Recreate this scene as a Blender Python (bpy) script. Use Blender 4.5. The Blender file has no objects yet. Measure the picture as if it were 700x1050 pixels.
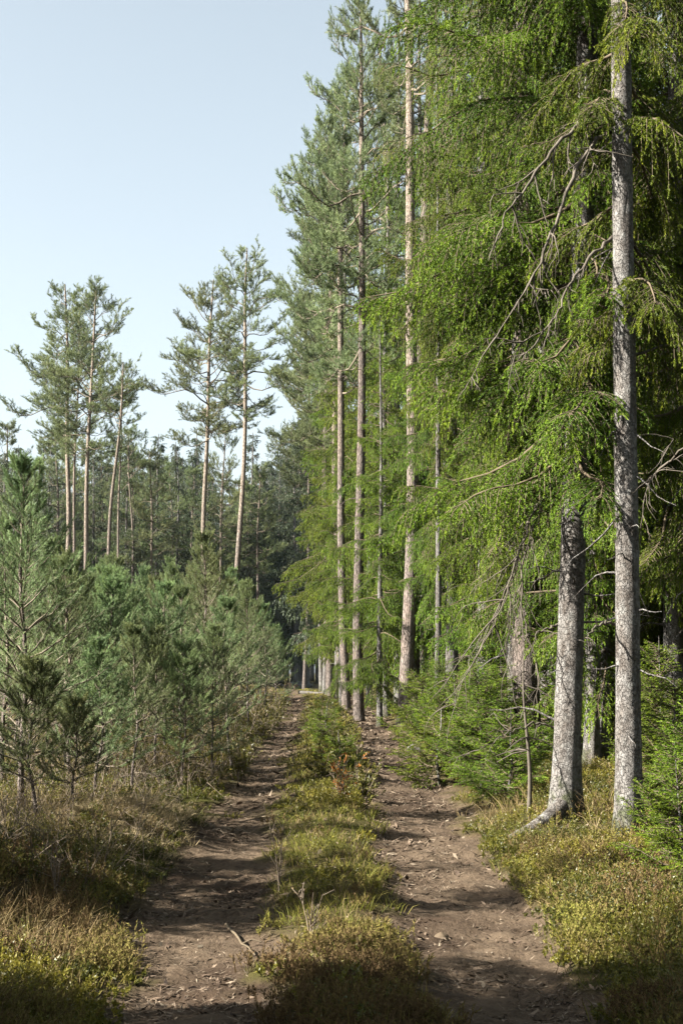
import bpy, math
import numpy as np

PI = math.pi
scene = bpy.context.scene
COL = scene.collection
F = 1458.0
PITCH = math.radians(6.46)
EYE = 1.6
CP, SP = math.cos(PITCH), math.sin(PITCH)


# ------------------------------------------------------------------ helpers
def sstep(a, b, x):
    t = np.clip((np.asarray(x, float) - a) / (b - a), 0, 1)
    return t * t * (3 - 2 * t)


def lerp(a, b, t):
    return a + (b - a) * t


def nrm(v):
    return v / np.maximum(np.linalg.norm(v, axis=-1, keepdims=True), 1e-9)


def hash2(i, j, seed):
    with np.errstate(over='ignore'):
        h = (i.astype(np.int64) * 374761393 + j.astype(np.int64) * 668265263 + seed * 974711) & 0x7fffffff
        h = ((h ^ (h >> 13)) * 1274126177) & 0x7fffffff
        h = (h ^ (h >> 16)) & 0xffff
    return h / 65535.0


def vnoise(x, y, seed=0):
    xi, yi = np.floor(x).astype(np.int64), np.floor(y).astype(np.int64)
    fx, fy = x - xi, y - yi
    fx, fy = fx * fx * (3 - 2 * fx), fy * fy * (3 - 2 * fy)
    a, b = hash2(xi, yi, seed), hash2(xi + 1, yi, seed)
    c, d = hash2(xi, yi + 1, seed), hash2(xi + 1, yi + 1, seed)
    return (a * (1 - fx) + b * fx) * (1 - fy) + (c * (1 - fx) + d * fx) * fy


def fbm(x, y, seed=0, octv=4):
    s, amp, tot = 0, 1.0, 0
    for k in range(octv):
        s = s + amp * vnoise(x * 2 ** k, y * 2 ** k, seed + k * 17)
        tot += amp
        amp *= .5
    return s / tot - .5


# ------------------------------------------------------------------ terrain
def road_x(y):
    return np.interp(y, [-30, 0, 7.5, 10.4, 12.3, 16, 22, 33, 52, 85, 140], [.6, .35, .07, -.05, -.1, -.08, -.13, -.22, -.8, -2.2, -6])


def track_mask(x, y):
    u = x - road_x(y)
    wob = fbm(x * 1.3, y * 1.3, 5, 4) * .6 + fbm(x * 4.5, y * 4.5, 6, 2) * .34
    hw = lerp(.44, .36, sstep(10, 25, y))
    dl, dr = np.abs(u + .85) + wob, np.abs(u - .80) + wob * .9
    m = np.maximum(1 - sstep(hw - .12 - .09 * sstep(8.5, 11, y), hw + .13 - .09 * sstep(8.5, 11, y), dl), 1 - sstep(hw - .05, hw + .16, dr))
    return m * (1 - sstep(75, 95, y))


def ground_h(x, y):
    x = np.asarray(x, float)
    y = np.asarray(y, float)
    base = np.interp(y, [-60, 0, 7.5, 10.4, 12.3, 16, 22, 33, 52, 85, 130, 400], [-.1, -.02, 0, .1, .21, .33, .5, .65, .78, .85, .7, 1.0])
    u = x - road_x(y)
    m = track_mask(x, y)
    off = sstep(1.2, 2.6, np.abs(u))
    hum = fbm(x * .55, y * .55, 11, 4) * .34 * off + fbm(x * 1.9, y * 1.9, 23, 3) * (.05 + .1 * off) * (1 - m)
    verge = off * (.10 + .05 * (u < 0)) + .07 * np.exp(-(u / .45) ** 2) * (1 - sstep(30, 60, y))
    rut = -.055 * m + m * fbm(x * 5, y * 5, 41, 3) * .05 + m * fbm(x * .9, y * .9, 43, 2) * .05
    h = base + hum + verge + rut
    h = h + .26 * np.exp(-((x + 1.75) / .75) ** 2 - ((y - 12.1) / .8) ** 2)
    h = h + .15 * np.exp(-((x + 3.0) / 1.2) ** 2 - ((y - 10.2) / 1.0) ** 2)
    h = h - .06 * np.exp(-((x - 2.1) / .7) ** 2 - ((y - 12.7) / .8) ** 2)
    h = h + .10 * np.exp(-((x - 2.2) / .8) ** 2 - ((y - 9.3) / .8) ** 2)
    far = sstep(30, 90, np.abs(x))
    return h + far * 1.2 * fbm(x * .02, y * .02, 77, 2)


def gz(x, y):
    return float(ground_h(np.array([x]), np.array([y]))[0])


CAMZ = EYE + 0.0


def at(px, py, Y):
    u, v = (px - 350) / F, (525 - py) / F
    d = np.array([u, CP - v * SP, SP + v * CP])
    p = d * (Y / d[1])
    return p + np.array([0, 0, CAMZ])


# ------------------------------------------------------------------ mesh building
class MB:
    def __init__(s):
        s.v, s.f, s.t, s.nv = [], [], [], 0

    def add(s, v, f, mat=0, tint=.5, smooth=False):
        v = np.asarray(v, np.float32).reshape(-1, 3)
        f = np.asarray(f, np.int32)
        s.v.append(v)
        s.t.append(np.broadcast_to(np.asarray(tint, np.float32).reshape(-1) if np.ndim(tint) else np.float32(tint), (len(v),)))
        s.f.append((f + s.nv, mat, smooth))
        s.nv += len(v)

    def mesh(s, name, mats):
        me = bpy.data.meshes.new(name)
        v = np.concatenate(s.v)
        me.vertices.add(len(v))
        me.vertices.foreach_set('co', v.ravel())
        loops = np.concatenate([f.ravel() for f, _, _ in s.f])
        sizes = np.concatenate([np.full(len(f), f.shape[1], np.int32) for f, _, _ in s.f])
        mi = np.concatenate([np.full(len(f), m, np.int32) for f, m, _ in s.f])
        sm = np.concatenate([np.full(len(f), q, bool) for f, _, q in s.f])
        me.loops.add(len(loops))
        me.loops.foreach_set('vertex_index', loops)
        me.polygons.add(len(sizes))
        me.polygons.foreach_set('loop_start', np.concatenate([[0], np.cumsum(sizes)[:-1]]).astype(np.int32))
        me.polygons.foreach_set('material_index', mi)
        me.polygons.foreach_set('use_smooth', sm)
        a = me.attributes.new('tint', 'FLOAT', 'POINT')
        a.data.foreach_set('value', np.concatenate(s.t))
        for m in mats:
            me.materials.append(m)
        me.update(calc_edges=True)
        return me


def tubes(mb, P, R, sides=5, mat=0, tint=.5, smooth=True):
    """P (B,k,3) centre lines, R (B,k) radii: all the tubes at once."""
    P = np.asarray(P, float)
    R = np.asarray(R, float)
    B, k, _ = P.shape
    T = nrm(np.gradient(P, axis=1))
    ref = np.where(np.abs(T[:, :1, 2:3]) > .8, np.array([1., 0, 0]), np.array([0, 0, 1.]))
    U = nrm(np.cross(T, np.broadcast_to(ref, T.shape)))
    V = np.cross(T, U)
    a = np.arange(sides) * 2 * PI / sides
    ring = U[:, :, None] * np.cos(a)[:, None] + V[:, :, None] * np.sin(a)[:, None]
    vs = P[:, :, None] + ring * R[:, :, None, None]
    idx = np.arange(B * k * sides).reshape(B, k, sides)
    i0, i1 = idx[:, :-1], idx[:, 1:]
    q = np.stack([i0, np.roll(i0, -1, 2), np.roll(i1, -1, 2), i1], -1).reshape(-1, 4)
    if np.ndim(tint) == 1 and len(tint) == B:
        tint = np.repeat(tint, k * sides)
    elif np.ndim(tint) == 2:
        tint = np.repeat(np.asarray(tint).ravel(), sides)
    mb.add(vs.reshape(-1, 3), q, mat, tint, smooth)


def needles(mb, P, A, L, n, nl, nw, ang, r, mat=1, tint=.5, tvar=.12, tip=.4):
    T = len(P)
    if T == 0:
        return
    A = nrm(A)
    ref = np.where(np.abs(A[:, 2:3]) > .85, np.array([1., 0, 0]), np.array([0, 0, 1.]))
    U = nrm(np.cross(A, ref))
    V = np.cross(A, U)
    t = (np.arange(n) + r.random((T, n))) / n
    ph = np.arange(n) * 2.399 + r.random((T, 1)) * 6.28 + r.random((T, n)) * .8
    th = ang * (1 + .25 * r.standard_normal((T, n))) * (1 - tip * t)
    base = P[:, None] + A[:, None] * (L[:, None] * t)[..., None]
    c, s = np.cos(th)[..., None], np.sin(th)[..., None]
    d = A[:, None] * c + (U[:, None] * np.cos(ph)[..., None] + V[:, None] * np.sin(ph)[..., None]) * s
    sd = nrm(np.cross(d, r.standard_normal((T, n, 3))))
    l = (nl * (.65 + .6 * r.random((T, n))))[..., None]
    w = (nw * (.7 + .6 * r.random((T, n))))[..., None] * .5
    vs = np.stack([base - sd * w, base + sd * w, base + d * l], 2)
    tn = np.clip(np.broadcast_to(np.asarray(tint, float).reshape(-1, 1), (T, n)) + tvar * r.standard_normal((T, n)), 0, 1)
    mb.add(vs.reshape(-1, 3), np.arange(T * n * 3).reshape(-1, 3), mat, np.repeat(tn.ravel(), 3))


def group_index(c):
    """counts -> (owner index, index within the owner)"""
    o = np.repeat(np.arange(len(c)), c)
    k = np.arange(len(o)) - np.repeat(np.cumsum(c) - c, c)
    return o, k


def trunk_mesh(mb, seed, H, r0, sides=10, rings=26, flare=.5, wob=.06, rough=.0, zmin=-.25, topr=.02, pw=.75, lobes=0.):
    r = np.random.default_rng(seed)
    z = zmin + (H - zmin) * np.linspace(0, 1, rings) ** 1.25
    ax = trunk_axis(seed, H, wob)
    c = ax(np.maximum(z, 0))
    c[:, 2] = z
    zz = np.maximum(z, 0)
    rad = r0 * np.clip(1 - zz / H, 0, 1) ** pw + topr
    a = np.arange(sides) * 2 * PI / sides
    fl = flare * np.exp(-np.maximum(z + .1, 0) / .22)
    lob = 1 + lobes * np.cos(a * 4 + seed) + lobes * .7 * np.cos(a * 7 + 2 * seed)
    R = rad[:, None] * (1 + fl[:, None] * lob[None])
    if rough:
        A, Z = np.meshgrid(np.cos(a) * 5, z)
        B, _ = np.meshgrid(np.sin(a) * 5, z)
        R = R + rough * (fbm(A * 2.2 + Z * .7, B * 2.2 + Z * 4.2, seed, 4) * 2.2 + fbm(A * .6 + Z, B * .6 - Z, seed + 3, 2))
    vs = np.empty((rings, sides, 3))
    vs[..., 0] = c[:, :1] + R * np.cos(a)
    vs[..., 1] = c[:, 1:2] + R * np.sin(a)
    vs[..., 2] = z[:, None]
    idx = np.arange(rings * sides).reshape(rings, sides)
    i0, i1 = idx[:-1], idx[1:]
    q = np.stack([i0, np.roll(i0, -1, 1), np.roll(i1, -1, 1), i1], -1).reshape(-1, 4)
    mb.add(vs.reshape(-1, 3), q, 0, np.repeat(zz / H, sides), True)
    return ax


def trunk_axis(seed, H, wob):
    p = np.random.default_rng(seed + 900).random(4) * 6.28

    def ax(z):
        z = np.asarray(z, float)
        f = np.clip(z / H, 0, 1)
        x = wob * (np.sin(f * 5 + p[0]) - np.sin(p[0]) + .4 * (np.sin(f * 13 + p[1]) - np.sin(p[1])))
        y = wob * (np.sin(f * 4 + p[2]) - np.sin(p[2]) + .4 * (np.sin(f * 11 + p[3]) - np.sin(p[3])))
        return np.stack([x, y, z], -1)
    return ax


class Axes:
    """a set of curved branches leaving a trunk; at(i, s) gives points on branch i"""
    def __init__(s, org, az, L, slope, sag, tip, wv, r):
        s.o, s.az, s.L, s.sl, s.sag, s.tip = org, az, L, slope, sag, tip
        s.wv, s.ph = wv, r.random(len(L)) * 6.28

    def at(s, i, t):
        L = s.L[i]
        fl = 1 / np.sqrt(1 + s.sl[i] ** 2)
        out = L * t * fl
        z = L * (s.sl[i] * fl * t - s.sag[i] * t ** 2 + s.tip[i] * t ** 3.2)
        lat = L * s.wv * (np.sin(t * 5 + s.ph[i]) - np.sin(s.ph[i])) * .5
        z = z + L * s.wv * .4 * (np.sin(t * 8 + s.ph[i] * 2) - np.sin(s.ph[i] * 2))
        c, n = np.cos(s.az[i]), np.sin(s.az[i])
        return s.o[i] + np.stack([out * c - lat * n, out * n + lat * c, z], -1)

    def tan(s, i, t):
        return nrm(s.at(i, t + .02) - s.at(i, t - .02))


# ------------------------------------------------------------------ tree generators
def spruce_crown(mb, seed, H, zb, Lmax, dz, nper, bl, tw, twl, nn, nl, nw, ax, hang=.8, zfine=None, wood=True, low=.55, sidebias=None):
    r = np.random.default_rng(seed)
    z = np.arange(zb, H - .25, dz)
    z = np.repeat(z, nper) + r.uniform(-.45, .45, len(z) * nper) * dz
    z = np.clip(z, zb, H - .15)
    keep = r.random(len(z)) > .08
    z = z[keep]
    rel = (z - zb) / (H - zb)
    n = len(z)
    az = r.random(n) * 6.28
    L = Lmax * (1 - rel) ** .8 * r.uniform(.62, 1.2, n) * np.minimum(1, low + rel * 5) + .12
    if sidebias is not None:
        L = L * (1 + sidebias[1] * np.cos(az - sidebias[0]))
    slope = lerp(-.42 if hang > .5 else .05, .75, rel) + .14 * r.standard_normal(n)
    sag = lerp(.34, .05, rel) * hang * r.uniform(.6, 1.4, n)
    tipu = lerp(.26, .12, rel) * r.uniform(.6, 1.4, n)
    B = Axes(ax(z), az, L, slope, sag, tipu, .10, r)
    k = 7 if wood else 5
    s = np.linspace(0, 1, k)
    ii = np.arange(n)
    tubes(mb, B.at(ii[:, None], s[None]), (.006 + .010 * L)[:, None] * (1.1 - s[None]), 5 if wood else 3, 0, .3)
    fine = np.ones(n) if zfine is None else np.where(z > zfine, 2.1, 1.)
    c = np.maximum(4, (2 * L / (bl * fine)).astype(int))
    o, kk = group_index(c)
    s = .08 + .92 * ((kk + r.random(len(o))) / c[o]) ** .9
    side = np.where(kk % 2 == 0, 1., -1.)
    lb = np.clip(L[o] * (.09 + .36 * (1 - s) ** .7) * r.uniform(.55, 1.25, len(o)) + .06, .08, .85)
    P = B.at(o, s)
    T = B.tan(o, s)
    Z = np.array([0, 0, 1.])
    S = nrm(np.cross(T, Z)) * side[:, None]
    D = nrm(T * .62 + S * .8 + Z * (.12 * r.standard_normal(len(o)))[:, None])
    hg = hang * r.uniform(.3, 1.25, len(o))

    def bpt(i, t):
        t_ = np.asarray(t)[:, None]
        h_ = hg[i][:, None]
        return P[i] + lb[i][:, None] * (D[i] * t_ * (1 - .38 * h_ * t_) - Z * h_ * .72 * t_ ** 1.7)
    if wood:
        ii = np.arange(len(o))
        pts = np.stack([bpt(ii, np.full(len(o), q)) for q in (0, .35, .7, 1.)], 1)
        tubes(mb, pts, np.broadcast_to(np.array([.0045, .004, .003, .002]), (len(o), 4)), 3, 0, .3)
    tint = r.uniform(.3, .7, n)[o] * .5 + .5 * r.uniform(.2, .8, len(o))
    c2 = np.maximum(2, np.round(lb / (tw * fine[o])).astype(int))
    o2, k2 = group_index(c2)
    t = (k2 + .35 + .5 * r.random(len(o2))) / c2[o2]
    q0 = bpt(o2, t)
    tg = nrm(bpt(o2, t + .03) - bpt(o2, t - .03))
    sd = nrm(np.cross(tg, Z + .3 * r.standard_normal((len(o2), 3)))) * np.where(k2 % 2 == 0, 1., -1.)[:, None]
    last = (k2 == c2[o2] - 1)[:, None]
    dd = nrm(np.where(last, tg + .15 * sd, tg * .75 + sd * .75) - Z * (.38 * hang))
    ln = twl * fine[o[o2]] ** .8 * r.uniform(.6, 1.25, len(o2)) * (1.1 - .35 * t)
    needles(mb, q0, dd, ln, nn, nl, nw, .9, r, 1, tint[o2] + .1 * last[:, 0] + .1 * (t - .5))


def pine_crown(mb, seed, H, zb, Lmax, nbr, sub, shp, shl, nn, nl, nw, ax, flat=False, bias=None):
    r = np.random.default_rng(seed)
    rel = np.sort(r.random(nbr) ** .85)
    z = zb + (H - zb) * (.02 + .95 * rel)
    az = (np.arange(nbr) * 2.399 + r.normal(0, .5, nbr))
    prof = (1 - rel ** 2.2) * (.55 + .45 * np.minimum(1, rel * 3 + .3)) + .16
    L = Lmax * prof * r.uniform(.45, 1.15, nbr)
    if bias is not None:
        L = L * (1 + bias[1] * np.cos(az - bias[0]))
    slope = lerp(.02, 1.0, rel ** 1.5) + .22 * r.standard_normal(nbr)
    sag = lerp(.22, .0, rel) * r.uniform(.3, 1.3, nbr)
    tipu = .26 * r.uniform(.4, 1.4, nbr)
    B = Axes(ax(z), az, L, slope, sag, tipu, .16, r)
    s = np.linspace(0, 1, 8)
    ii = np.arange(nbr)
    tubes(mb, B.at(ii[:, None], s[None]), (.006 + .0095 * L)[:, None] * (1.08 - s[None]), 5, 0, .75)
    Z = np.array([0, 0, 1.])
    c = np.maximum(4, (L * sub).astype(int))
    o, kk = group_index(c)
    s = .30 + .70 * (kk + r.random(len(o))) / c[o]
    side = np.where(kk % 2 == 0, 1., -1.)
    ls = L[o] * (.10 + .34 * (1 - s)) * r.uniform(.5, 1.3, len(o)) + .14
    P, T = B.at(o, s), B.tan(o, s)
    S = nrm(np.cross(T, Z)) * side[:, None]
    D = nrm(T * .65 + S * r.uniform(.3, 1., (len(o), 1)) + Z * r.uniform(0, .55, (len(o), 1)))

    def sp(i, t):
        t_ = np.asarray(t)[:, None]
        return P[i] + ls[i][:, None] * (D[i] * t_ + Z * .16 * t_ ** 2)
    ii = np.arange(len(o))
    pts = np.stack([sp(ii, np.full(len(o), q)) for q in (0, .5, 1.)], 1)
    tubes(mb, pts, np.broadcast_to(np.array([.009, .007, .004]), (len(o), 3)), 3, 0, .7)
    c2 = np.maximum(3, np.round(ls / shp).astype(int) + 1)
    o2, k2 = group_index(c2)
    t = .35 + .65 * (k2 + r.random(len(o2))) / c2[o2]
    q = sp(o2, t)
    dd = nrm(D[o2] * .8 + .75 * r.standard_normal((len(o2), 3)) * np.array([1, 1, .6]) + Z * .55)
    ln = shl * r.uniform(.6, 1.3, len(o2))
    tint = (.5 + .16 * r.standard_normal(nbr))[o[o2]] + .1 * r.standard_normal(len(o2))
    needles(mb, q, dd, ln, nn, nl, nw, 1.0, r, 1, tint, tip=.5)
    # tufts along the branch end itself
    o3 = np.repeat(np.arange(nbr), 6)
    s3 = r.uniform(.7, 1, len(o3))
    needles(mb, B.at(o3, s3), B.tan(o3, s3) + .5 * r.standard_normal((len(o3), 3)) + Z * .3, np.full(len(o3), shl), nn, nl, nw, 1.0, r, 1, .5)


def pine_snags(mb, seed, H, z0, z1, n, ax, r0):
    """dead stubs and bare lower branches of a mature pine or spruce, in the trunk's mesh"""
    r = np.random.default_rng(seed + 5)
    z = r.uniform(z0, z1, n)
    L = r.uniform(.1, 1., n) ** 2 * .9 + .06
    B = Axes(ax(z), r.random(n) * 6.28, L, r.uniform(-.5, .35, n), r.uniform(.05, .4, n), r.uniform(-.1, .12, n), .09, r)
    s = np.linspace(0, 1, 6)
    tubes(mb, B.at(np.arange(n)[:, None], s[None]), (.006 + .007 * L)[:, None] * (1.15 - s), 4, 0, .05)


def young_pine(mbt, mbc, seed, H, r0, full=1.0, nn=72, nl=.042, nw=.0044, g=.27, open_=0., tw=1):
    r = np.random.default_rng(seed)
    ax = trunk_mesh(mbt, seed, H - .12, r0, 7, 18, .3, .04, 0, -.2, .006, .8)
    zs = []
    z = H - .28
    k = 0
    while z > .28 * (1 + .3 * r.random()):
        zs.append(z)
        z -= g * r.uniform(.8, 1.2)
    zs = np.array(zs)
    nw_ = r.integers(5, 9, len(zs))
    w, _ = group_index(nw_)
    n = len(w)
    zz = zs[w] + r.uniform(-.03, .03, n)
    dpt = H - zz
    rel = dpt / H
    alive = rel < r.uniform(.66, .92, n) * full
    L = np.minimum(.12 + dpt * r.uniform(.26, .46, n), .95) * np.where(alive, 1, r.uniform(.35, .95, n))
    slope = np.clip(1.5 - 1.55 * rel, -.12, 1.5) + .14 * r.standard_normal(n)
    az = r.random(n) * .8 + _whorl_az(w, nw_, r)
    B = Axes(ax(zz), az, L, slope, np.where(alive, .02, .14), np.where(alive, .20, .0) * r.uniform(.5, 1.4, n), .07, r)
    s = np.linspace(0, 1, 6)
    ii = np.arange(n)
    al = np.where(alive)[0]
    de = np.where(~alive)[0]
    tubes(mbc, B.at(al[:, None], s[None]), (.004 + .007 * L[al])[:, None] * (1.1 - .8 * s), 4, 0, .6)
    if len(de):
        tubes(mbt, B.at(de[:, None], s[None]), (.003 + .005 * L[de])[:, None] * (1.1 - s), 3, 0, .02)
        # bare side twigs on the dead branches
        o = np.repeat(de, 3)
        s0 = r.uniform(.35, .95, len(o))
        p0 = B.at(o, s0)
        d0 = nrm(B.tan(o, s0) + .7 * r.standard_normal((len(o), 3))) * (L[o] * r.uniform(.2, .5, len(o)))[:, None]
        tubes(mbt, np.stack([p0, p0 + d0 * .5, p0 + d0 - np.array([0, 0, .03])], 1), np.broadcast_to(np.array([.003, .0025, .0015]), (len(o), 3)), 3, 0, .02)
    Z = np.array([0, 0, 1.])
    # foxtails on the branch axes: the outer part
    seg = np.linspace(.38, 1, 5)
    o = np.repeat(al, 5)
    s0 = np.tile(seg, len(al))
    tint_b = .5 + .14 * r.standard_normal(n)
    needles(mbc, B.at(o, s0 - .06), B.tan(o, s0), L[o] * .2 + .05, nn, nl, nw, .95, r, 1, tint_b[o] + .12 * (s0 - .6))
    # side shoots at the nodes
    for nd, ls in ((.28, .42), (.44, .40), (.58, .36), (.72, .32), (.86, .24)):
        for sd in (1, -1):
            for up in range(tw):
                m = al[r.random(len(al)) > .12]
                p = B.at(m, np.full(len(m), nd) + r.uniform(-.05, .05, len(m)))
                t = B.tan(m, np.full(len(m), nd))
                sv = nrm(np.cross(t, Z)) * sd
                d = nrm(t * .75 + sv * r.uniform(.4, .9, (len(m), 1)) + Z * r.uniform(.0, .7, (len(m), 1)))
                l = L[m] * ls * r.uniform(.6, 1.2, len(m)) + .05
                tubes(mbc, np.stack([p, p + d * l[:, None]], 1), np.broadcast_to(np.array([.004, .003]), (len(m), 2)), 3, 0, .6)
                needles(mbc, p + d * (l * .3)[:, None], d, l * .72, nn, nl, nw, .95, r, 1, tint_b[m] + .05)
    # leader
    top = ax(np.array([H - .5, H - .32, H - .14]))
    needles(mbc, top, np.tile(Z, (3, 1)) + .05 * r.standard_normal((3, 3)), np.full(3, .2), nn, nl, nw, .8, r, 1, .6)
    return ax


def _whorl_az(w, c, r):
    o, k = group_index(c)
    ph = r.random(len(c)) * 6.28
    return ph[o] + k * 6.283 / c[o]


# ------------------------------------------------------------------ materials
def new_mat(name):
    m = bpy.data.materials.new(name)
    m.use_nodes = True
    nt = m.node_tree
    nt.nodes.clear()
    return m, nt


class NT:
    def __init__(s, nt):
        s.nt = nt

    def n(s, typ, ins=None, **kw):
        nd = s.nt.nodes.new(typ)
        for k, v in kw.items():
            setattr(nd, k, v)
        for k, v in (ins or {}).items():
            if hasattr(v, 'bl_rna') and isinstance(v, bpy.types.NodeSocket):
                s.nt.links.new(v, nd.inputs[k])
            else:
                nd.inputs[k].default_value = v
        return nd

    def ramp(s, fac, stops):
        nd = s.nt.nodes.new('ShaderNodeValToRGB')
        s.nt.links.new(fac, nd.inputs[0])
        e = nd.color_ramp.elements
        while len(e) < len(stops):
            e.new(.5)
        for el, (p, c) in zip(e, stops):
            el.position = p
            el.color = (*c, 1)
        return nd.outputs[0]

    def mix(s, f, a, b, mode='MIX'):
        nd = s.nt.nodes.new('ShaderNodeMix')
        nd.data_type = 'RGBA'
        nd.blend_type = mode
        for k, v in ((0, f), (6, a), (7, b)):
            if isinstance(v, bpy.types.NodeSocket):
                s.nt.links.new(v, nd.inputs[k])
            else:
                nd.inputs[k].default_value = v if k == 0 else (*v, 1)
        return nd.outputs[2]

    def math(s, op, a, b=0., clamp=False):
        nd = s.nt.nodes.new('ShaderNodeMath')
        nd.operation = op
        nd.use_clamp = clamp
        for k, v in ((0, a), (1, b)):
            if isinstance(v, bpy.types.NodeSocket):
                s.nt.links.new(v, nd.inputs[k])
            else:
                nd.inputs[k].default_value = v
        return nd.outputs[0]

    def attr(s, name):
        return s.n('ShaderNodeAttribute', attribute_name=name).outputs['Fac']

    def out(s, sh):
        o = s.nt.nodes.new('ShaderNodeOutputMaterial')
        s.nt.links.new(sh, o.inputs[0])


def leaf_mat(name, stops, transl=.3, rough=.55, spec=.25, vary=.25, hue=.02):
    m, nt = new_mat(name)
    N = NT(nt)
    c = N.ramp(N.attr('tint'), stops)
    oi = N.n('ShaderNodeObjectInfo').outputs['Random']
    hs = N.n('ShaderNodeHueSaturation', {'Color': c, 'Hue': N.math('ADD', N.math('MULTIPLY', oi, hue * 2), .5 - hue),
                                         'Value': N.math('ADD', N.math('MULTIPLY', oi, vary), 1 - vary / 2)})
    p = N.n('ShaderNodeBsdfPrincipled', {'Base Color': hs.outputs[0], 'Roughness': rough, 'Specular IOR Level': spec})
    t = N.n('ShaderNodeBsdfTranslucent', {'Color': hs.outputs[0]})
    mx = N.n('ShaderNodeMixShader', {0: transl, 1: p.outputs[0], 2: t.outputs[0]})
    N.out(mx.outputs[0])
    return m


def bark_mat(name, kind):
    m, nt = new_mat(name)
    N = NT(nt)
    tc = N.n('ShaderNodeTexCoord').outputs['Object']
    mp = N.n('ShaderNodeMapping', {'Vector': tc, 'Scale': (1, 1, .28 if kind == 'pine' else .5)}).outputs[0]
    n1 = N.n('ShaderNodeTexNoise', {'Vector': mp, 'Scale': 22., 'Detail': 6., 'Roughness': .65}).outputs[0]
    n2 = N.n('ShaderNodeTexNoise', {'Vector': tc, 'Scale': 2.3, 'Detail': 3.}).outputs[0]
    vo = N.n('ShaderNodeTexVoronoi', {'Vector': N.n('ShaderNodeMapping', {'Vector': N.mix(.16 if kind == 'pine' else .12, tc, N.n('ShaderNodeTexNoise', {'Vector': tc, 'Scale': 9., 'Detail': 4.}).outputs[1]), 'Scale': (1, 1, .32 if kind == 'pine' else .6)}).outputs[0],
                                      'Scale': 20. if kind == 'pine' else 42.}, feature='DISTANCE_TO_EDGE').outputs[0]
    crack = N.ramp(vo, [(0, (0, 0, 0)), (.12 if kind == 'pine' else .09, (1, 1, 1))])
    rel = N.attr('tint')
    oi = N.n('ShaderNodeObjectInfo').outputs['Random']
    if kind == 'pine':
        low = N.ramp(n1, [(.3, (.10, .085, .07)), (.55, (.24, .20, .175)), (.75, (.36, .32, .29))])
        low = N.mix(N.ramp(n2, [(.45, (0, 0, 0)), (.7, (.6, .6, .6))]), low, (.27, .20, .16))
        up = N.ramp(n1, [(.3, (.21, .17, .13)), (.6, (.36, .295, .235)), (.8, (.45, .41, .36))])
        f = N.math('ADD', N.math('ADD', rel, N.math('MULTIPLY', N.math('SUBTRACT', n2, .5), .25)), N.math('MULTIPLY', N.math('SUBTRACT', oi, .7), .45))
        c = N.mix(N.ramp(f, [(.26, (0, 0, 0)), (.56, (1, 1, 1))]), low, up)
    else:
        c = N.ramp(n1, [(.28, (.14, .125, .11)), (.5, (.30, .285, .265)), (.72, (.46, .45, .425))])
        c = N.mix(N.ramp(n2, [(.5, (0, 0, 0)), (.72, (.55, .55, .55))]), c, (.22, .185, .15))
        lich = N.n('ShaderNodeTexNoise', {'Vector': tc, 'Scale': 9., 'Detail': 4.}).outputs[0]
        c = N.mix(N.ramp(lich, [(.58, (0, 0, 0)), (.66, (.5, .5, .5))]), c, (.50, .51, .48))
    if kind == 'spruce':      # moss and algae on the foot of the stem
        zc = N.n('ShaderNodeSeparateXYZ', {0: tc}).outputs[2]
        mz = N.math('SUBTRACT', N.math('MULTIPLY', lich, 1.3), N.math('MULTIPLY', zc, 1.1))
        c = N.mix(N.ramp(mz, [(.30, (0, 0, 0)), (.50, (.8, .8, .8))]), c, (.085, .10, .035))
        c = N.mix(N.ramp(N.n('ShaderNodeTexNoise', {'Vector': mp, 'Scale': 5., 'Detail': 5., 'Roughness': .7}).outputs[0], [(.46, (0, 0, 0)), (.60, (.65, .65, .65))]), c, (.13, .105, .085))
    c = N.mix(N.math('MULTIPLY', N.math('SUBTRACT', 1., crack), .5 if kind == 'pine' else .28), c, (.05, .042, .036))
    c = N.mix(1., c, N.ramp(oi, [(0, (.48, .48, .48)), (1, (.68, .68, .68))] if kind == 'pine' else [(0, (.40, .40, .40)), (1, (.60, .60, .60))]), 'MULTIPLY')
    hgt = N.math('ADD', N.math('MULTIPLY', crack, .7), n1)
    b = N.n('ShaderNodeBump', {'Height': hgt, 'Strength': .9, 'Distance': .035})
    p = N.n('ShaderNodeBsdfPrincipled', {'Base Color': c, 'Roughness': .85, 'Specular IOR Level': .15, 'Normal': b.outputs[0]})
    N.out(p.outputs[0])
    return m


def plain_mat(name, stops, scale=14., rough=.85, bump=.4, dist=.01):
    m, nt = new_mat(name)
    N = NT(nt)
    tc = N.n('ShaderNodeTexCoord').outputs['Object']
    n1 = N.n('ShaderNodeTexNoise', {'Vector': tc, 'Scale': scale, 'Detail': 6., 'Roughness': .65}).outputs[0]
    b = N.n('ShaderNodeBump', {'Height': n1, 'Strength': bump, 'Distance': dist})
    p = N.n('ShaderNodeBsdfPrincipled', {'Base Color': N.ramp(n1, stops), 'Roughness': rough, 'Specular IOR Level': .2, 'Normal': b.outputs[0]})
    N.out(p.outputs[0])
    return m


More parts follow.
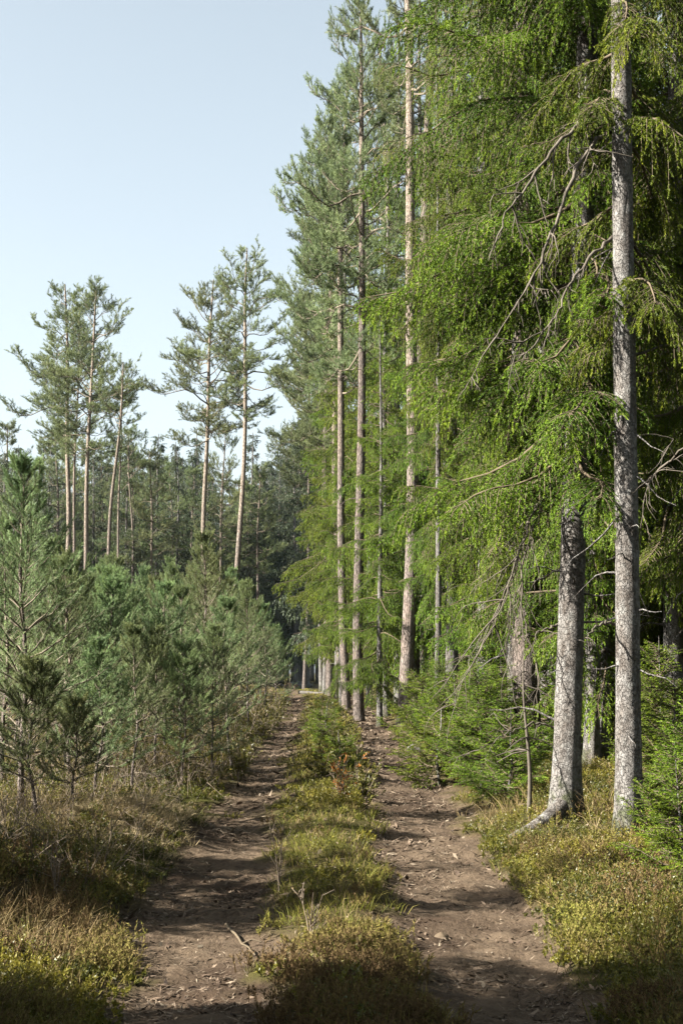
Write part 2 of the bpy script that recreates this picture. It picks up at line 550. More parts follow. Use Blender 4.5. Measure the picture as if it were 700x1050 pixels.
def ground_mat():
    m, nt = new_mat('forest_ground')
    N = NT(nt)
    tc = N.n('ShaderNodeTexCoord').outputs['Object']
    nf = N.n('ShaderNodeTexNoise', {'Vector': tc, 'Scale': 34., 'Detail': 8., 'Roughness': .7}).outputs[0]
    nm = N.n('ShaderNodeTexNoise', {'Vector': tc, 'Scale': 5., 'Detail': 5., 'Roughness': .6}).outputs[0]
    nb = N.n('ShaderNodeTexNoise', {'Vector': tc, 'Scale': .9, 'Detail': 4.}).outputs[0]
    dirt = N.ramp(nf, [(.28, (.055, .040, .029)), (.5, (.155, .122, .092)), (.72, (.32, .265, .205))])
    dirt = N.mix(N.ramp(nm, [(.40, (0, 0, 0)), (.62, (.75, .75, .75))]), dirt, (.24, .195, .15))
    dirt = N.mix(N.ramp(nb, [(.50, (0, 0, 0)), (.62, (.8, .8, .8))]), dirt, (.085, .062, .046))
    veg = N.ramp(nf, [(.3, (.035, .038, .012)), (.5, (.085, .088, .024)), (.72, (.17, .15, .055))])
    veg = N.mix(N.ramp(nm, [(.45, (0, 0, 0)), (.62, (.85, .85, .85))]), veg, (.13, .098, .055))
    veg = N.mix(N.ramp(nb, [(.48, (0, 0, 0)), (.62, (.7, .7, .7))]), veg, (.10, .115, .022))
    c = N.mix(N.attr('track'), veg, dirt)
    c = N.mix(1., c, (.37, .335, .29), 'MULTIPLY')
    h = N.math('ADD', nf, N.math('MULTIPLY', nm, 1.5))
    b = N.n('ShaderNodeBump', {'Height': h, 'Strength': .8, 'Distance': .035})
    p = N.n('ShaderNodeBsdfPrincipled', {'Base Color': c, 'Roughness': .95, 'Specular IOR Level': .1, 'Normal': b.outputs[0]})
    N.out(p.outputs[0])
    return m


M_SPRUCE = leaf_mat('spruce_needles', [(.0, (0.011, 0.025, 0.004)), (.35, (0.038, 0.064, 0.007)), (.65, (0.090, 0.136, 0.010)), (1, (0.171, 0.209, 0.015))], .16, .55, .12, .3)
M_SPRUCEFAR = leaf_mat('dull_spruce_needles', [(.0, (0.016, 0.024, 0.011)), (.5, (0.039, 0.053, 0.027)), (1, (0.071, 0.088, 0.041))], .25, .55, .25)
M_PINE = leaf_mat('pine_needles', [(.0, (0.044, 0.063, 0.027)), (.5, (0.107, 0.134, 0.057)), (1, (0.180, 0.207, 0.085))], .22, .5, .15, .35)
M_YPINE = leaf_mat('young_pine_needles', [(.0, (0.041, 0.061, 0.026)), (.45, (0.102, 0.138, 0.056)), (.75, (0.148, 0.185, 0.075)), (1, (0.206, 0.244, 0.085))], .22, .5, .15, .45, .03)
M_BARK_S = bark_mat('spruce_bark', 'spruce')
M_BARK_P = bark_mat('pine_bark', 'pine')
M_SPRTWIG = plain_mat('spruce_twig', [(.3, (.045, .036, .022)), (.7, (.11, .085, .055))], 8)
M_PINTWIG = plain_mat('pine_twig', [(.3, (.065, .055, .04)), (.7, (.15, .125, .09))], 8)
M_TWIG = plain_mat('bare_twig', [(.3, (0.072, 0.056, 0.040)), (.7, (0.176, 0.140, 0.104))], 8)
M_DEAD = plain_mat('dead_branch_wood', [(.3, (0.042, 0.034, 0.026)), (.7, (0.103, 0.090, 0.071))], 10)
M_GRASS = leaf_mat('dry_grass_blades', [(.0, (0.070, 0.052, 0.023)), (.4, (0.183, 0.137, 0.064)), (.75, (0.282, 0.220, 0.116)), (1, (0.352, 0.295, 0.180))], .3, .7, .1, 0, 0)
M_GREENGRASS = leaf_mat('green_grass_blades', [(.0, (0.046, 0.054, 0.009)), (.5, (0.116, 0.118, 0.018)), (1, (0.234, 0.192, 0.053))], .35, .6, .15, 0, 0)
M_HEATHER = leaf_mat('heather_sprigs', [(.0, (0.043, 0.029, 0.013)), (.35, (0.105, 0.069, 0.034)), (.65, (0.129, 0.105, 0.034)), (1, (0.156, 0.160, 0.030))], .2, .8, .1, 0, 0)
M_BILBERRY = leaf_mat('bilberry_leaves', [(.0, (0.030, 0.037, 0.009)), (.5, (0.081, 0.084, 0.012)), (1, (0.167, 0.145, 0.021))], .35, .45, .3, 0, 0)
M_ORANGE = leaf_mat('withered_oak_leaves', [(.0, (0.140, 0.046, 0.011)), (.5, (0.259, 0.103, 0.022)), (1, (0.335, 0.173, 0.043))], .35, .6, .15, 0, 0)
M_LITTER = leaf_mat('forest_litter', [(.0, (0.016, 0.011, 0.008)), (.4, (0.062, 0.043, 0.029)), (.75, (0.115, 0.086, 0.060)), (1, (0.159, 0.129, 0.093))], .05, .8, .15, 0, 0)
M_STONE = plain_mat('field_stone', [(.3, (0.058, 0.054, 0.049)), (.7, (0.111, 0.105, 0.095))], 9, .8, .6)
M_LOG = plain_mat('weathered_log', [(.3, (0.032, 0.029, 0.025)), (.7, (0.074, 0.067, 0.057))], 12, .85, .5)
M_CUT = plain_mat('cut_wood', [(.3, (0.056, 0.040, 0.024)), (.7, (0.085, 0.064, 0.041))], 20, .8, .2)


# ------------------------------------------------------------------ objects
def link(name, me, parent=None):
    o = bpy.data.objects.new(name, me)
    COL.objects.link(o)
    if parent is not None:
        o.parent = parent
    return o


def tag(o, label=None, cat=None, group=None, kind=None):
    if label:
        o['label'] = label
    if cat:
        o['category'] = cat
    if group:
        o['group'] = group
    if kind:
        o['kind'] = kind
    return o


VAR = {}


def variant(key, H, builder, mats_t, mats_c):
    mt, mc = MB(), MB()
    builder(mt, mc)
    VAR[key] = (mt.mesh(key + '_trunk', mats_t), mc.mesh(key + '_crown', mats_c), H)


def spruce_variant(key, seed, H, zb, Lmax, lod, r0=.16, mat=None, wob=.07, hang=1.12, snag=14, low=.55, dzk=1., nper=5, sidebias=None):
    mat = mat or M_SPRUCE

    def b(mt, mc):
        if lod == 0:
            ax = trunk_mesh(mt, seed, H, r0, 28, 150, .62, wob, .009, pw=.8, lobes=.42)
            spruce_crown(mc, seed, H, zb, Lmax, .44 * dzk, nper - 1, .056, .048, .10, 32, .022, .0068, ax, hang, zfine=9.0, low=low, sidebias=sidebias)
            pine_snags(mt, seed + 50, H, .8, zb + 2, 22, ax, r0)
        elif lod == 1:
            ax = trunk_mesh(mt, seed, H, r0, 12, 40, .45, .07, pw=.8)
            spruce_crown(mc, seed, H, zb, Lmax, .50 * dzk, nper - 1, .09, .08, .14, 22, .040, .013, ax, hang, zfine=11.5, low=low)
        else:
            ax = trunk_mesh(mt, seed, H, r0, 8, 18, .4, .07, pw=.8)
            spruce_crown(mc, seed, H, zb, Lmax, .6 * dzk, nper, .26, .18, .30, 13, .12, .034, ax, hang, wood=False, low=low)
        pine_snags(mt, seed, H, 1.0, max(zb, 1.5) + .8, snag, ax, r0)
    variant(key, H, b, [M_BARK_S], [M_SPRTWIG, mat])


def pine_variant(key, seed, H, zb, Lmax, nbr, lod, r0=.17, snag=14, wob=.12, bias=None):
    def b(mt, mc):
        if lod == 0:
            ax = trunk_mesh(mt, seed, H, r0, 18, 90, .35, wob, .006, pw=.62, topr=.025)
            pine_crown(mc, seed, H, zb, Lmax, nbr, 8., .075, .16, 36, .08, .0085, ax, bias=bias)
        else:
            ax = trunk_mesh(mt, seed, H, r0, 10, 30, .3, wob, pw=.62, topr=.025)
            pine_crown(mc, seed, H, zb, Lmax, nbr, 6.5, .10, .19, 26, .10, .013, ax, bias=bias)
        pine_snags(mt, seed, H, zb * .5, zb + 1.5, snag, ax, r0)
    variant(key, H, b, [M_BARK_P], [M_PINTWIG, M_PINE])


def young_variant(key, seed, H, r0=.028, **kw):
    variant(key, H, lambda mt, mc: young_pine(mt, mc, seed, H, r0, **kw), [M_BARK_P], [M_PINTWIG, M_YPINE])


def sapling_variant(key, seed, H, Lmax, zb=.12, r0=.018):
    def b(mt, mc):
        ax = trunk_mesh(mt, seed, H, r0, 7, 14, .3, .03, topr=.004)
        spruce_crown(mc, seed, H, zb, Lmax, .125, 5, .062, .05, .085, 16, .022, .0085, ax, .22, low=.8)
    variant(key, H, b, [M_BARK_S], [M_SPRTWIG, M_SPRUCE])


def place(key, name, label, cat, x, y, H=None, lean=(0, 0), rz=0., thick=1., group=None, sink=.0):
    mt, mc, H0 = VAR[key]
    root = bpy.data.objects.new(name, None)
    COL.objects.link(root)
    root.empty_display_size = .2
    root.location = (x, y, gz(x, y) - sink)
    s = (H or H0) / H0
    root.scale = (s * thick, s * thick, s)
    # lean (dx, dy) of the top, then the tree's own spin about its axis
    H = H or H0
    from mathutils import Matrix, Euler
    e = Euler((-math.atan2(lean[1], H), math.atan2(lean[0], H), 0)).to_matrix() @ Euler((0, 0, rz)).to_matrix()
    root.rotation_euler = e.to_euler()
    link('trunk', mt, root)
    link('crown', mc, root)
    return tag(root, label, cat, group)


def pplace(key, name, label, cat, px, Y, top=None, H=None, pxtop=None, rz=0., thick=1., group=None, sink=0.):
    """px = photo column of the foot, Y = distance, top = photo row of the tip"""
    x = float(at(px, 720, Y)[0])
    z0 = gz(x, Y)
    if top is not None:
        H = float(at(px, top, Y)[2]) - z0
    lean = (0, 0)
    if pxtop is not None:
        q = at(pxtop, top if top is not None else 0, Y)      # the stem passes this point of the photo's column
        lean = ((float(q[0]) - x) * H / (float(q[2]) - z0), 0)
    return place(key, name, label, cat, x, Y, H, lean, rz, thick, group, sink)


# ================================================================== SETTING
def axis_lines(spec):
    out = [spec[0][0]]
    for a, b, d in spec:
        n = max(1, int(round((b - a) / d)))
        out += list(a + (b - a) * (np.arange(n) + 1) / n)
    return np.array(out)


GX = axis_lines([(-900, -200, 100), (-200, -60, 10), (-60, -20, 2), (-20, -6, .5), (-6, -3, .12), (-3, 3.2, .045), (3.2, 6, .12), (6, 20, .5), (20, 60, 2), (60, 200, 10), (200, 900, 100)])
GY = axis_lines([(-60, -10, 5), (-10, 2, 1), (2, 5.5, .25), (5.5, 14, .045), (14, 24, .09), (24, 45, .25), (45, 100, 1), (100, 200, 10), (200, 1500, 100)])
X, Y = np.meshgrid(GX, GY)
Zg = ground_h(X, Y)
TM = track_mask(X, Y)
det = np.clip(1 - (Y - 8) / 30, 0, 1) * (np.abs(X) < 4)
Zg = Zg + TM * det * (np.abs(fbm(X * 9, Y * 9, 51, 3)) * .085 + .05 * fbm(X * 3, Y * 3, 52, 2))
mb = MB()
ny, nx = X.shape
ix = np.arange(nx * ny).reshape(ny, nx)
mb.add(np.stack([X, Y, Zg], -1), np.stack([ix[:-1, :-1], ix[:-1, 1:], ix[1:, 1:], ix[1:, :-1]], -1).reshape(-1, 4), 0, .5, True)
me = mb.mesh('ground', [ground_mat()])
a = me.attributes.new('track', 'FLOAT', 'POINT')
a.data.foreach_set('value', TM.ravel().astype(np.float32))
tag(link('ground', me), 'forest floor with two bare dirt wheel tracks running through it', 'ground', kind='structure')


def scatter(n, y0, y1, xr, seed, pw=1.6, accept=None):
    """positions whose density falls with distance, thinned by accept(x, y, u)"""
    r = np.random.default_rng(seed)
    q = r.random(n)
    y = (y0 ** (1 - pw) + q * (y1 ** (1 - pw) - y0 ** (1 - pw))) ** (1 / (1 - pw))
    x = r.uniform(-1, 1, n) * (xr[1] - xr[0]) / 2 * (1 + 0 * y)
    half = .26 * y + 1.0
    x = road_x(y) + r.uniform(np.maximum(xr[0], -half - .3), np.minimum(xr[1], half + .6))
    u = x - road_x(y)
    if accept is not None:
        k = r.random(n) < accept(x, y, u)
        x, y = x[k], y[k]
    return np.stack([x, y, ground_h(x, y) - .01], -1), r


def blades(mb, P, n, h, w, spread, bend, r, tint=.5, tv=.2, rad=.05):
    """tufts of n bent blades each; h, w may be arrays over the tufts"""
    T = len(P)
    h = np.broadcast_to(np.asarray(h, float), (T,))[:, None] * r.uniform(.45, 1.15, (T, n))
    w = np.broadcast_to(np.asarray(w, float), (T,))[:, None] * r.uniform(.7, 1.3, (T, n))
    a = r.random((T, n)) * 6.28
    o = P[:, None] + np.stack([np.cos(a), np.sin(a), 0 * a], -1) * (rad * r.random((T, n)))[..., None]
    a2 = a + r.normal(0, .8, (T, n))
    hd = np.stack([np.cos(a2), np.sin(a2), 0 * a2], -1)
    sp = (spread * r.uniform(.2, 1.3, (T, n)))[..., None]
    d = nrm(hd * sp + np.array([0, 0, 1.]))
    mid = o + d * (h * .55)[..., None]
    bd = (bend * r.uniform(0, 1.4, (T, n)))[..., None]
    tip = mid + nrm(d + hd * bd - np.array([0, 0, .5]) * bd) * (h * .5)[..., None]
    sd = nrm(np.cross(d, r.standard_normal((T, n, 3)))) * (w * .5)[..., None]
    vs = np.stack([o - sd, o + sd, mid + sd * .75, mid - sd * .75, tip], 2).reshape(-1, 3)
    b = np.arange(T * n)[:, None] * 5
    tn = np.clip(np.broadcast_to(np.asarray(tint, float).reshape(-1, 1), (T, n)) + tv * r.standard_normal((T, n)), 0, 1).ravel()
    mb.add(vs, b + np.array([0, 1, 2, 3]), 0, np.repeat(tn, 5))
    mb.v.append(np.zeros((0, 3), np.float32))
    mb.t.append(np.zeros(0, np.float32))
    f = (b + np.array([3, 2, 4])) + (mb.nv - len(vs))
    mb.f.append((f.astype(np.int32), 0, False))


def sprigs(mb, P, n, h, spread, nn, nl, nw, ang, r, tint, side=2, tv=.12):
    """small shrubs: n upright stems each with leaves, and side shoots on them"""
    T = len(P)
    h = np.broadcast_to(np.asarray(h, float), (T,))
    o = np.repeat(np.arange(T), n)
    a = r.random(len(o)) * 6.28
    d = nrm(np.stack([np.cos(a), np.sin(a), 0 * a], -1) * (spread * r.uniform(.1, 1.2, len(o)))[:, None] + np.array([0, 0, 1.]))
    p = P[o] + .05 * r.standard_normal((len(o), 3)) * np.array([1, 1, 0])
    L = h[o] * r.uniform(.5, 1.15, len(o))
    ti = np.broadcast_to(np.asarray(tint, float), (T,))[o]
    needles(mb, p + d * (L * .25)[:, None], d, L * .75, nn, nl, nw, ang, r, 0, ti, tv)
    needles(mb, p, d, L, 1, .001, .001, .1, r, 0, ti)
    sd = r.standard_normal((len(o), 3)) * .012
    v = np.stack([p - sd * .15, p + sd * .15, p + d * L[:, None]], 1).reshape(-1, 3)
    mb.add(v, np.arange(len(v)).reshape(-1, 3), 0, np.full(len(v), .05))
    for k in range(side):
        s = r.uniform(.35, .8, len(o))
        d2 = nrm(d + .75 * r.standard_normal((len(o), 3)) * np.array([1, 1, .4]))
        needles(mb, p + d * (L * s)[:, None], d2, L * .38, max(3, nn // 2), nl, nw, ang, r, 0, ti + .05, tv)


def stuff(name, mb, mat, label, cat):
    return tag(link(name, mb.mesh(name, [mat])), label, cat, kind='stuff')


def offtrack(x, y):
    bare = np.exp(-(((x - 1.85) / .55) ** 2 + ((y - 12.4) / .45) ** 2) ** 2) + np.exp(-(((x - 2.25) / .35) ** 2 + ((y - 11.9) / .3) ** 2) ** 2)      # trodden soil at the foot of the stout spruce
    bare = bare + .8 * np.exp(-(((x + 1.75) / .5) ** 2 + ((y - 12.1) / .5) ** 2) ** 2)      # straw topped mound
    return (1 - sstep(.2, .95, track_mask(x, y)) ** .6) * (1 - np.clip(bare, 0, 1) * .93)


def edge_low(P):
    """plants stay small next to the wheel tracks"""
    u = P[:, 0] - road_x(P[:, 1])
    d = np.minimum(np.abs(u + .85), np.abs(u - .80)) - .30
    return .35 + .65 * sstep(.0, .65, d)


def pat(x, y, s, sc, lo, hi):
    return sstep(lo, hi, fbm(x * sc, y * sc, s, 3) + .5)


def midstrip(u):
    return 1 - sstep(.38, .60, np.abs(u))


# heather: dense in front on the middle strip, on the verges in patches
P, r = scatter(9000, 5.6, 26, (-5, 6), 101, 1.9, lambda x, y, u: offtrack(x, y) * np.maximum.reduce([
    midstrip(u) * (1 - sstep(8.3, 9.0, y)), (u < -1.2) * (1 - sstep(9, 11, y)) * pat(x, y, 3, 1.1, .35, .6), (u > 1.2) * pat(x, y, 4, .9, .42, .62) * .8, .15 * pat(x, y, 8, .7, .45, .6)]))
mb = MB()
zt = fbm(P[:, 0] * 1.6, P[:, 1] * 1.6, 9, 3)
sprigs(mb, P, 7, .075 + .09 * (np.abs(P[:, 0] - road_x(P[:, 1])) > 1) * edge_low(P) + .05 * r.random(len(P)), .65, 15, .020, .0065, .75, r, np.clip(.5 + zt * 1.5, .1, .95), 2)
stuff('heather_cover', mb, M_HEATHER, 'low reddish brown heather covering the middle strip and verges', 'heather')

# bilberry
P, r = scatter(17000, 5.8, 45, (-6, 9), 102, 1.5, lambda x, y, u: offtrack(x, y) * np.maximum.reduce([
    (u > 1.1) * pat(x, y, 12, .8, .28, .5), (u < -1.15) * pat(x, y, 13, .8, .38, .55) * .8, midstrip(u) * pat(x, y, 14, 1.2, .46, .60) * (.10 + .5 * sstep(11, 15, y)), (y > 18) * .4]))
mb = MB()
zt = fbm(P[:, 0] * 1.1, P[:, 1] * 1.1, 19, 3)
sc = np.clip(P[:, 1] / 12, 1, 2.2)
sprigs(mb, P, 5, (.12 + .07 * r.random(len(P))) * np.sqrt(sc) * edge_low(P), .8, 13, .019, .0095, 1.15, r, np.clip(.5 + zt * 1.6, .1, .95), 2, .18)
stuff('bilberry_cover', mb, M_BILBERRY, 'yellow green bilberry shrubs carpeting the verges and forest edge', 'bilberry')

# grass, green to straw
P, r = scatter(15000, 5.8, 70, (-7, 9), 103, 1.45, lambda x, y, u: offtrack(x, y) * np.maximum.reduce([
    midstrip(u) * (.35 + .6 * sstep(8.0, 9.2, y)), (np.abs(u) > 1.1) * pat(x, y, 31, .9, .42, .6) * .7, 0 * x + .12]))
mb = MB()
zt = fbm(P[:, 0] * .9, P[:, 1] * .9, 29, 3)
sc = np.clip(P[:, 1] / 10, 1, 4)
blades(mb, P, 11, .075 + .07 * r.random(len(P)), .0042 * sc, .75, .9, r, np.clip(.55 + zt * 1.4, .1, .95), .2, .07)
stuff('green_grass', mb, M_GREENGRASS, 'short yellow green grass growing between the wheel tracks', 'grass')

# dead grass: straw clumps on the verges and under the young pines
P, r = scatter(11000, 5.8, 60, (-9, 7), 104, 1.4, lambda x, y, u: offtrack(x, y) * np.maximum.reduce([
    (u < -1.2) * np.maximum(pat(x, y, 35, .7, .38, .6), .35 * (y > 10)) * .9, (u > 1.2) * pat(x, y, 36, .9, .42, .58) * .85, midstrip(u) * (.25 + .4 * sstep(8.2, 9.5, y))]))
mb = MB()
sc = np.clip(P[:, 1] / 11, 1, 3.5)
ud = np.abs(P[:, 0] - road_x(P[:, 1]))
hh = (np.where((P[:, 0] < 0) & (ud > 1.4), .21, np.where(P[:, 0] > 1, .19, .13)) + .12 * r.random(len(P)) * (ud > 1.2)) * edge_low(P)
blades(mb, P, 12, hh, .0034 * sc, .6, .9, r, np.clip(.45 + fbm(P[:, 0] * .8, P[:, 1] * .8, 39, 2), .05, .95), .22, .07)
P, r = scatter(9000, 10.6, 13.4, (-3.4, -1.0), 105, 1.2, lambda x, y, u: (1 - track_mask(x, y)) * np.exp(-((x + 1.8) / .55) ** 2 - ((y - 12.1) / .6) ** 2))
blades(mb, P, 14, .13, .0042, 1.1, 1.5, r, .85, .15, .07)
stuff('dead_grass', mb, M_GRASS, 'dead straw coloured grass tufts on the verge below the young pines', 'dry grass')

# needles, leaf flakes and twig scraps on the tracks and the moss
P, r = scatter(150000, 5.4, 50, (-3.5, 4.0), 106, 1.7, lambda x, y, u: np.clip(.12 + .88 * track_mask(x, y) * (.25 + .9 * pat(x, y, 44, 1.4, .38, .6)) + .8 * np.exp(-((x - 1.95) / .6) ** 2 - ((y - 12.2) / .5) ** 2), 0, 1))
mb = MB()
T = len(P)
sc = np.clip(P[:, 1] / 9, 1, 4)
a = r.random(T) * 6.28
l = r.gamma(2., .008, T) * sc + .005
w = np.where(r.random(T) < .86, .0028, .009) * sc ** .8 * r.uniform(.6, 1.4, T)
d = np.stack([np.cos(a), np.sin(a), .35 * r.standard_normal(T)], -1)
s = np.stack([-np.sin(a), np.cos(a), .5 * r.standard_normal(T)], -1)
c0 = P + np.array([0, 0, .018]) + np.array([0, 0, .008]) * r.random((T, 1))
vs = np.stack([c0 - d * l[:, None], c0 - s * w[:, None], c0 + d * l[:, None], c0 + s * w[:, None]], 1)
mb.add(vs.reshape(-1, 3), np.arange(T * 4).reshape(-1, 4), 0, np.repeat(np.clip(r.normal(.6, .28, T), 0, 1), 4))
stuff('forest_litter', mb, M_LITTER, 'scraps of bark, twigs and dead leaves strewn over the dirt tracks', 'litter')

# bare twigs and dead brushwood under the young pines
P, r = scatter(1500, 9.5, 45, (-12, -1.3), 107, 1.2, lambda x, y, u: offtrack(x, y) * .9)
mb = MB()
T = len(P)
d = nrm(np.stack([r.normal(0, .55, T), r.normal(0, .55, T), np.ones(T)], -1))
L = r.uniform(.2, .75, T)
b = nrm(d + .5 * r.standard_normal((T, 3)))
pts = np.stack([P, P + d * (L * .5)[:, None], P + d * (L * .5)[:, None] + b * (L * .5)[:, None]], 1)
wd = .0025 * np.clip(P[:, 1] / 12, 1, 2.5)
tubes(mb, pts, wd[:, None] * np.array([1.3, 1, .5]), 3)
for k in range(4):
    s0 = r.uniform(.3, .95, (T, 1))
    p0 = P + d * (L * .5)[:, None] * s0 * 1.5
    e = nrm(d * .7 + .8 * r.standard_normal((T, 3))) * (L * .3)[:, None]
    tubes(mb, np.stack([p0, p0 + e * .5, p0 + e], 1), wd[:, None] * np.array([.8, .7, .4]), 3)
stuff('brushwood_undergrowth', mb, M_TWIG, 'bare brown twigs and brushwood standing under the young pines', 'brushwood')

# ================================================================== TREE KINDS
spruce_variant('wall_spruce_a', 1, 21, 2.4, 1.6, 0, .14, nper=6, dzk=.85)
spruce_variant('wall_spruce_b', 2, 20, 1.9, 1.5, 0, .12, nper=6, dzk=.85)
spruce_variant('tall_spruce', 3, 22, 3.3, 1.15, 0, .100, nper=7, dzk=.72, low=.9, sidebias=(-3.5, .6), wob=.03)
spruce_variant('gate_spruce', 13, 22, 4.1, 1.25, 0, .092, sidebias=(.3, .36), nper=5, dzk=1.3, wob=.02)
spruce_variant('high_spruce', 14, 21, 6.5, 1.8, 0, .12, nper=6)
spruce_variant('mid_spruce_a', 4, 19, 2.2, 2.3, 1, .13)
spruce_variant('mid_spruce_b', 5, 18, 3.6, 2.1, 1, .12)
spruce_variant('mid_spruce_c', 6, 16, 1.6, 2.0, 1, .10)
spruce_variant('slim_spruce', 7, 17, 6.0, 1.5, 1, .10, snag=26)
spruce_variant('far_spruce_a', 8, 16, 2.0, 2.5, 2, .13, M_SPRUCEFAR)
spruce_variant('far_spruce_b', 9, 15, 3.2, 2.1, 2, .12, M_SPRUCEFAR)
spruce_variant('far_spruce_c', 10, 17, 6.5, 2.0, 2, .12, M_SPRUCEFAR, snag=30)
pine_variant('edge_pine_a', 21, 17, 8.2, 2.5, 66, 0, .155)
pine_variant('edge_pine_b', 22, 17, 7.6, 2.5, 62, 0, .14)
pine_variant('edge_pine_c', 23, 20, 12, 2.4, 34, 0, .19)
pine_variant('far_pine_a', 24, 18.5, 10.5, 2.6, 52, 1, .105)
pine_variant('far_pine_b', 25, 19, 11.5, 2.4, 42, 1, .10)
pine_variant('far_pine_c', 26, 15, 11.3, 1.8, 18, 1, .085, snag=24, bias=(PI, .3))
pine_variant('far_pine_d', 27, 19.5, 11, 2.8, 54, 1, .115)
pine_variant('far_pine_e', 28, 16, 8.0, 2.3, 46, 1, .095)
young_variant('young_pine_a', 31, 3.3, .023)
young_variant('young_pine_b', 32, 2.9, .020)
young_variant('young_pine_c', 33, 3.6, .027)
young_variant('young_pine_d', 34, 2.3, .015, g=.22)
young_variant('young_pine_e', 35, 3.0, .020, full=.85)
young_variant('pine_sapling', 36, 1.5, .011, g=.18, nn=56)
sapling_variant('spruce_sapling_a', 41, 1.5, .75)
sapling_variant('spruce_sapling_b', 42, 1.1, .6)
sapling_variant('spruce_sapling_c', 43, 2.3, .85, .2, .022)

# ================================================================== RIGHT SIDE: front trees
G_TALL = 'tall trees lining the track'
root_spruce = pplace('tall_spruce', 'spruce_tree', 'stout grey spruce with a flared root running out over bare soil', 'spruce', 577, 12.65, H=22, pxtop=601, rz=.6, group=G_TALL)
gate_spruce = pplace('gate_spruce', 'spruce_tree', 'pale grey spruce whose trunk shows from the ground up to the frame top', 'spruce', 641, 11.45, H=22.5, pxtop=640, rz=0, thick=.88, group=G_TALL)

wall = [
    # key, px, Y, H, pxtop, rz, thick, label
    ('wall_spruce_b', 562, 19.5, 21, 560, 1.1, 1., 'bright green spruce with drooping boughs filling the gap beside the stout spruce'),
    ('high_spruce', 496, 21.0, 21, 494, 2.1, 1., 'spruce whose high boughs reach out over the big straight pine'),
    ('wall_spruce_b', 548, 24.0, 20, 550, 4.0, 1., 'spruce hung with yellow green twigs behind the hanging dead bough'),
    ('wall_spruce_a', 538, 27.0, 21, 540, 3.1, 1., 'dense sunlit spruce standing off behind the double pine trunks'),
    ('wall_spruce_b', 605, 16.6, 20, 605, 5.2, .62, 'dark trunked spruce in the shade between the two grey spruces'),
    ('mid_spruce_c', 614, 16.8, 14, 612, .4, .8, 'thin pale stem seen in the gap between the two grey spruces'),
    ('wall_spruce_a', 725, 13.6, 21, 725, 4.4, 1., 'spruce at the picture edge reaching in with shaded hanging boughs'),
    ('wall_spruce_b', 690, 16.5, 19, 690, 2.4, .9, 'slim spruce beyond the pale grey spruce, half lost in boughs'),
    ('slim_spruce', 447, 22.6, 12, 447, .9, .62, 'slim pale stemmed spruce standing beside the young spruce thicket'),
    ('mid_spruce_c', 389, 28.5, 8.5, 391, 2.0, .95, 'small dark stemmed spruce between the two large pines by the track'),
    ('mid_spruce_c', 432, 32.0, 17, 432, .4, .8, 'slim green spruce looking out behind the grey stemmed pine'),
    ('mid_spruce_c', 458, 29.0, 17, 458, 1.9, .8, 'narrow green spruce between the double pine and the wall of boughs'),
    ('mid_spruce_c', 396, 33.0, 14, 396, 2.9, .8, 'half grown spruce in the gap between the large straight pine and the dark footed one'),
    ('wall_spruce_a', 462, 25.5, 19, 464, 5.1, .8, 'sunlit spruce forming the outer corner of the wall of boughs'),
    ('wall_spruce_b', 530, 18.0, 20, 528, 3.6, .85, 'drooping spruce hiding the foot of the pinkish stemmed pine'),
    ('wall_spruce_a', 500, 23.5, 20, 502, .7, .8, 'narrow sunlit spruce pressed in front of the standing off dense one'),
    ('wall_spruce_b', 590, 18.2, 20, 590, 2.9, .9, 'spruce filling the space directly behind the stout spruce'),
    ('mid_spruce_c', 350, 38.5, 9, 350, 4.0, .9, 'low branched young spruce filling in below the orange stemmed pine'),
    ('mid_spruce_a', 486, 33.0, 19, 490, 3.3, 1., 'full green spruce a little way behind the big double pine'),
    ('mid_spruce_a', 408, 37.0, 18.5, 410, .2, .8, 'broad green spruce rising between the two large pines'),
    ('mid_spruce_c', 378, 41.0, 16, 378, 1.2, .8, 'green spruce with low boughs behind the orange stemmed pine'),
    ('mid_spruce_b', 352, 44.0, 16.5, 352, 2.6, 1., 'spruce with white grey stem, first in the row of thin trunks'),
    ('mid_spruce_a', 356, 52.0, 16, 354, 5.0, 1., 'spruce whose green boughs overhang the end of the track'),
    ('slim_spruce', 333, 57.0, 15, 330, 1.0, 1., 'slender pale stemmed spruce closest to the bend of the track'),
    ('slim_spruce', 341, 60.0, 16, 341, 2.7, 1., 'slender straight spruce, second in the row at the track bend'),
    ('slim_spruce', 347, 50.0, 15.5, 346, 3.9, 1., 'slender spruce with a whitish stem in the middle of the thin row'),
]
for key, px, Yd, H, pt, rz, th, lab in wall:
    pplace(key, 'spruce_tree', lab, 'spruce', px, Yd, H=H, pxtop=pt, rz=rz, thick=th)

pplace('edge_pine_c', 'pine_tree', 'large straight pine with red brown bark and orange upper stem beside the track', 'pine', 414, 28, H=20, pxtop=416, rz=.4, thick=.65, group=G_TALL)
pplace('edge_pine_c', 'pine_tree', 'grey stemmed pine pressed close behind the large straight pine', 'pine', 424, 29.2, H=21, pxtop=447, rz=3.4, thick=.62, group=G_TALL)
pplace('edge_pine_a', 'pine_tree', 'tall pine with dark stem foot and broad crown over the track', 'pine', 368, 30.5, top=2, pxtop=361, rz=1.9, thick=.68, group=G_TALL)
pplace('edge_pine_b', 'pine_tree', 'orange stemmed pine standing just behind the broad crowned pine', 'pine', 355, 37, top=70, pxtop=354, rz=5.1, thick=.7, group=G_TALL)
pplace('edge_pine_c', 'pine_tree', 'pinkish stemmed pine glimpsed through boughs behind the stout grey spruce', 'pine', 540, 17.6, H=20, pxtop=532, rz=2.2, thick=.8, group=G_TALL)
pplace('edge_pine_b', 'pine_tree', 'slender pine with a high thin crown over the far spruces', 'pine', 392, 43, top=40, pxtop=392, rz=2.2, thick=.8)
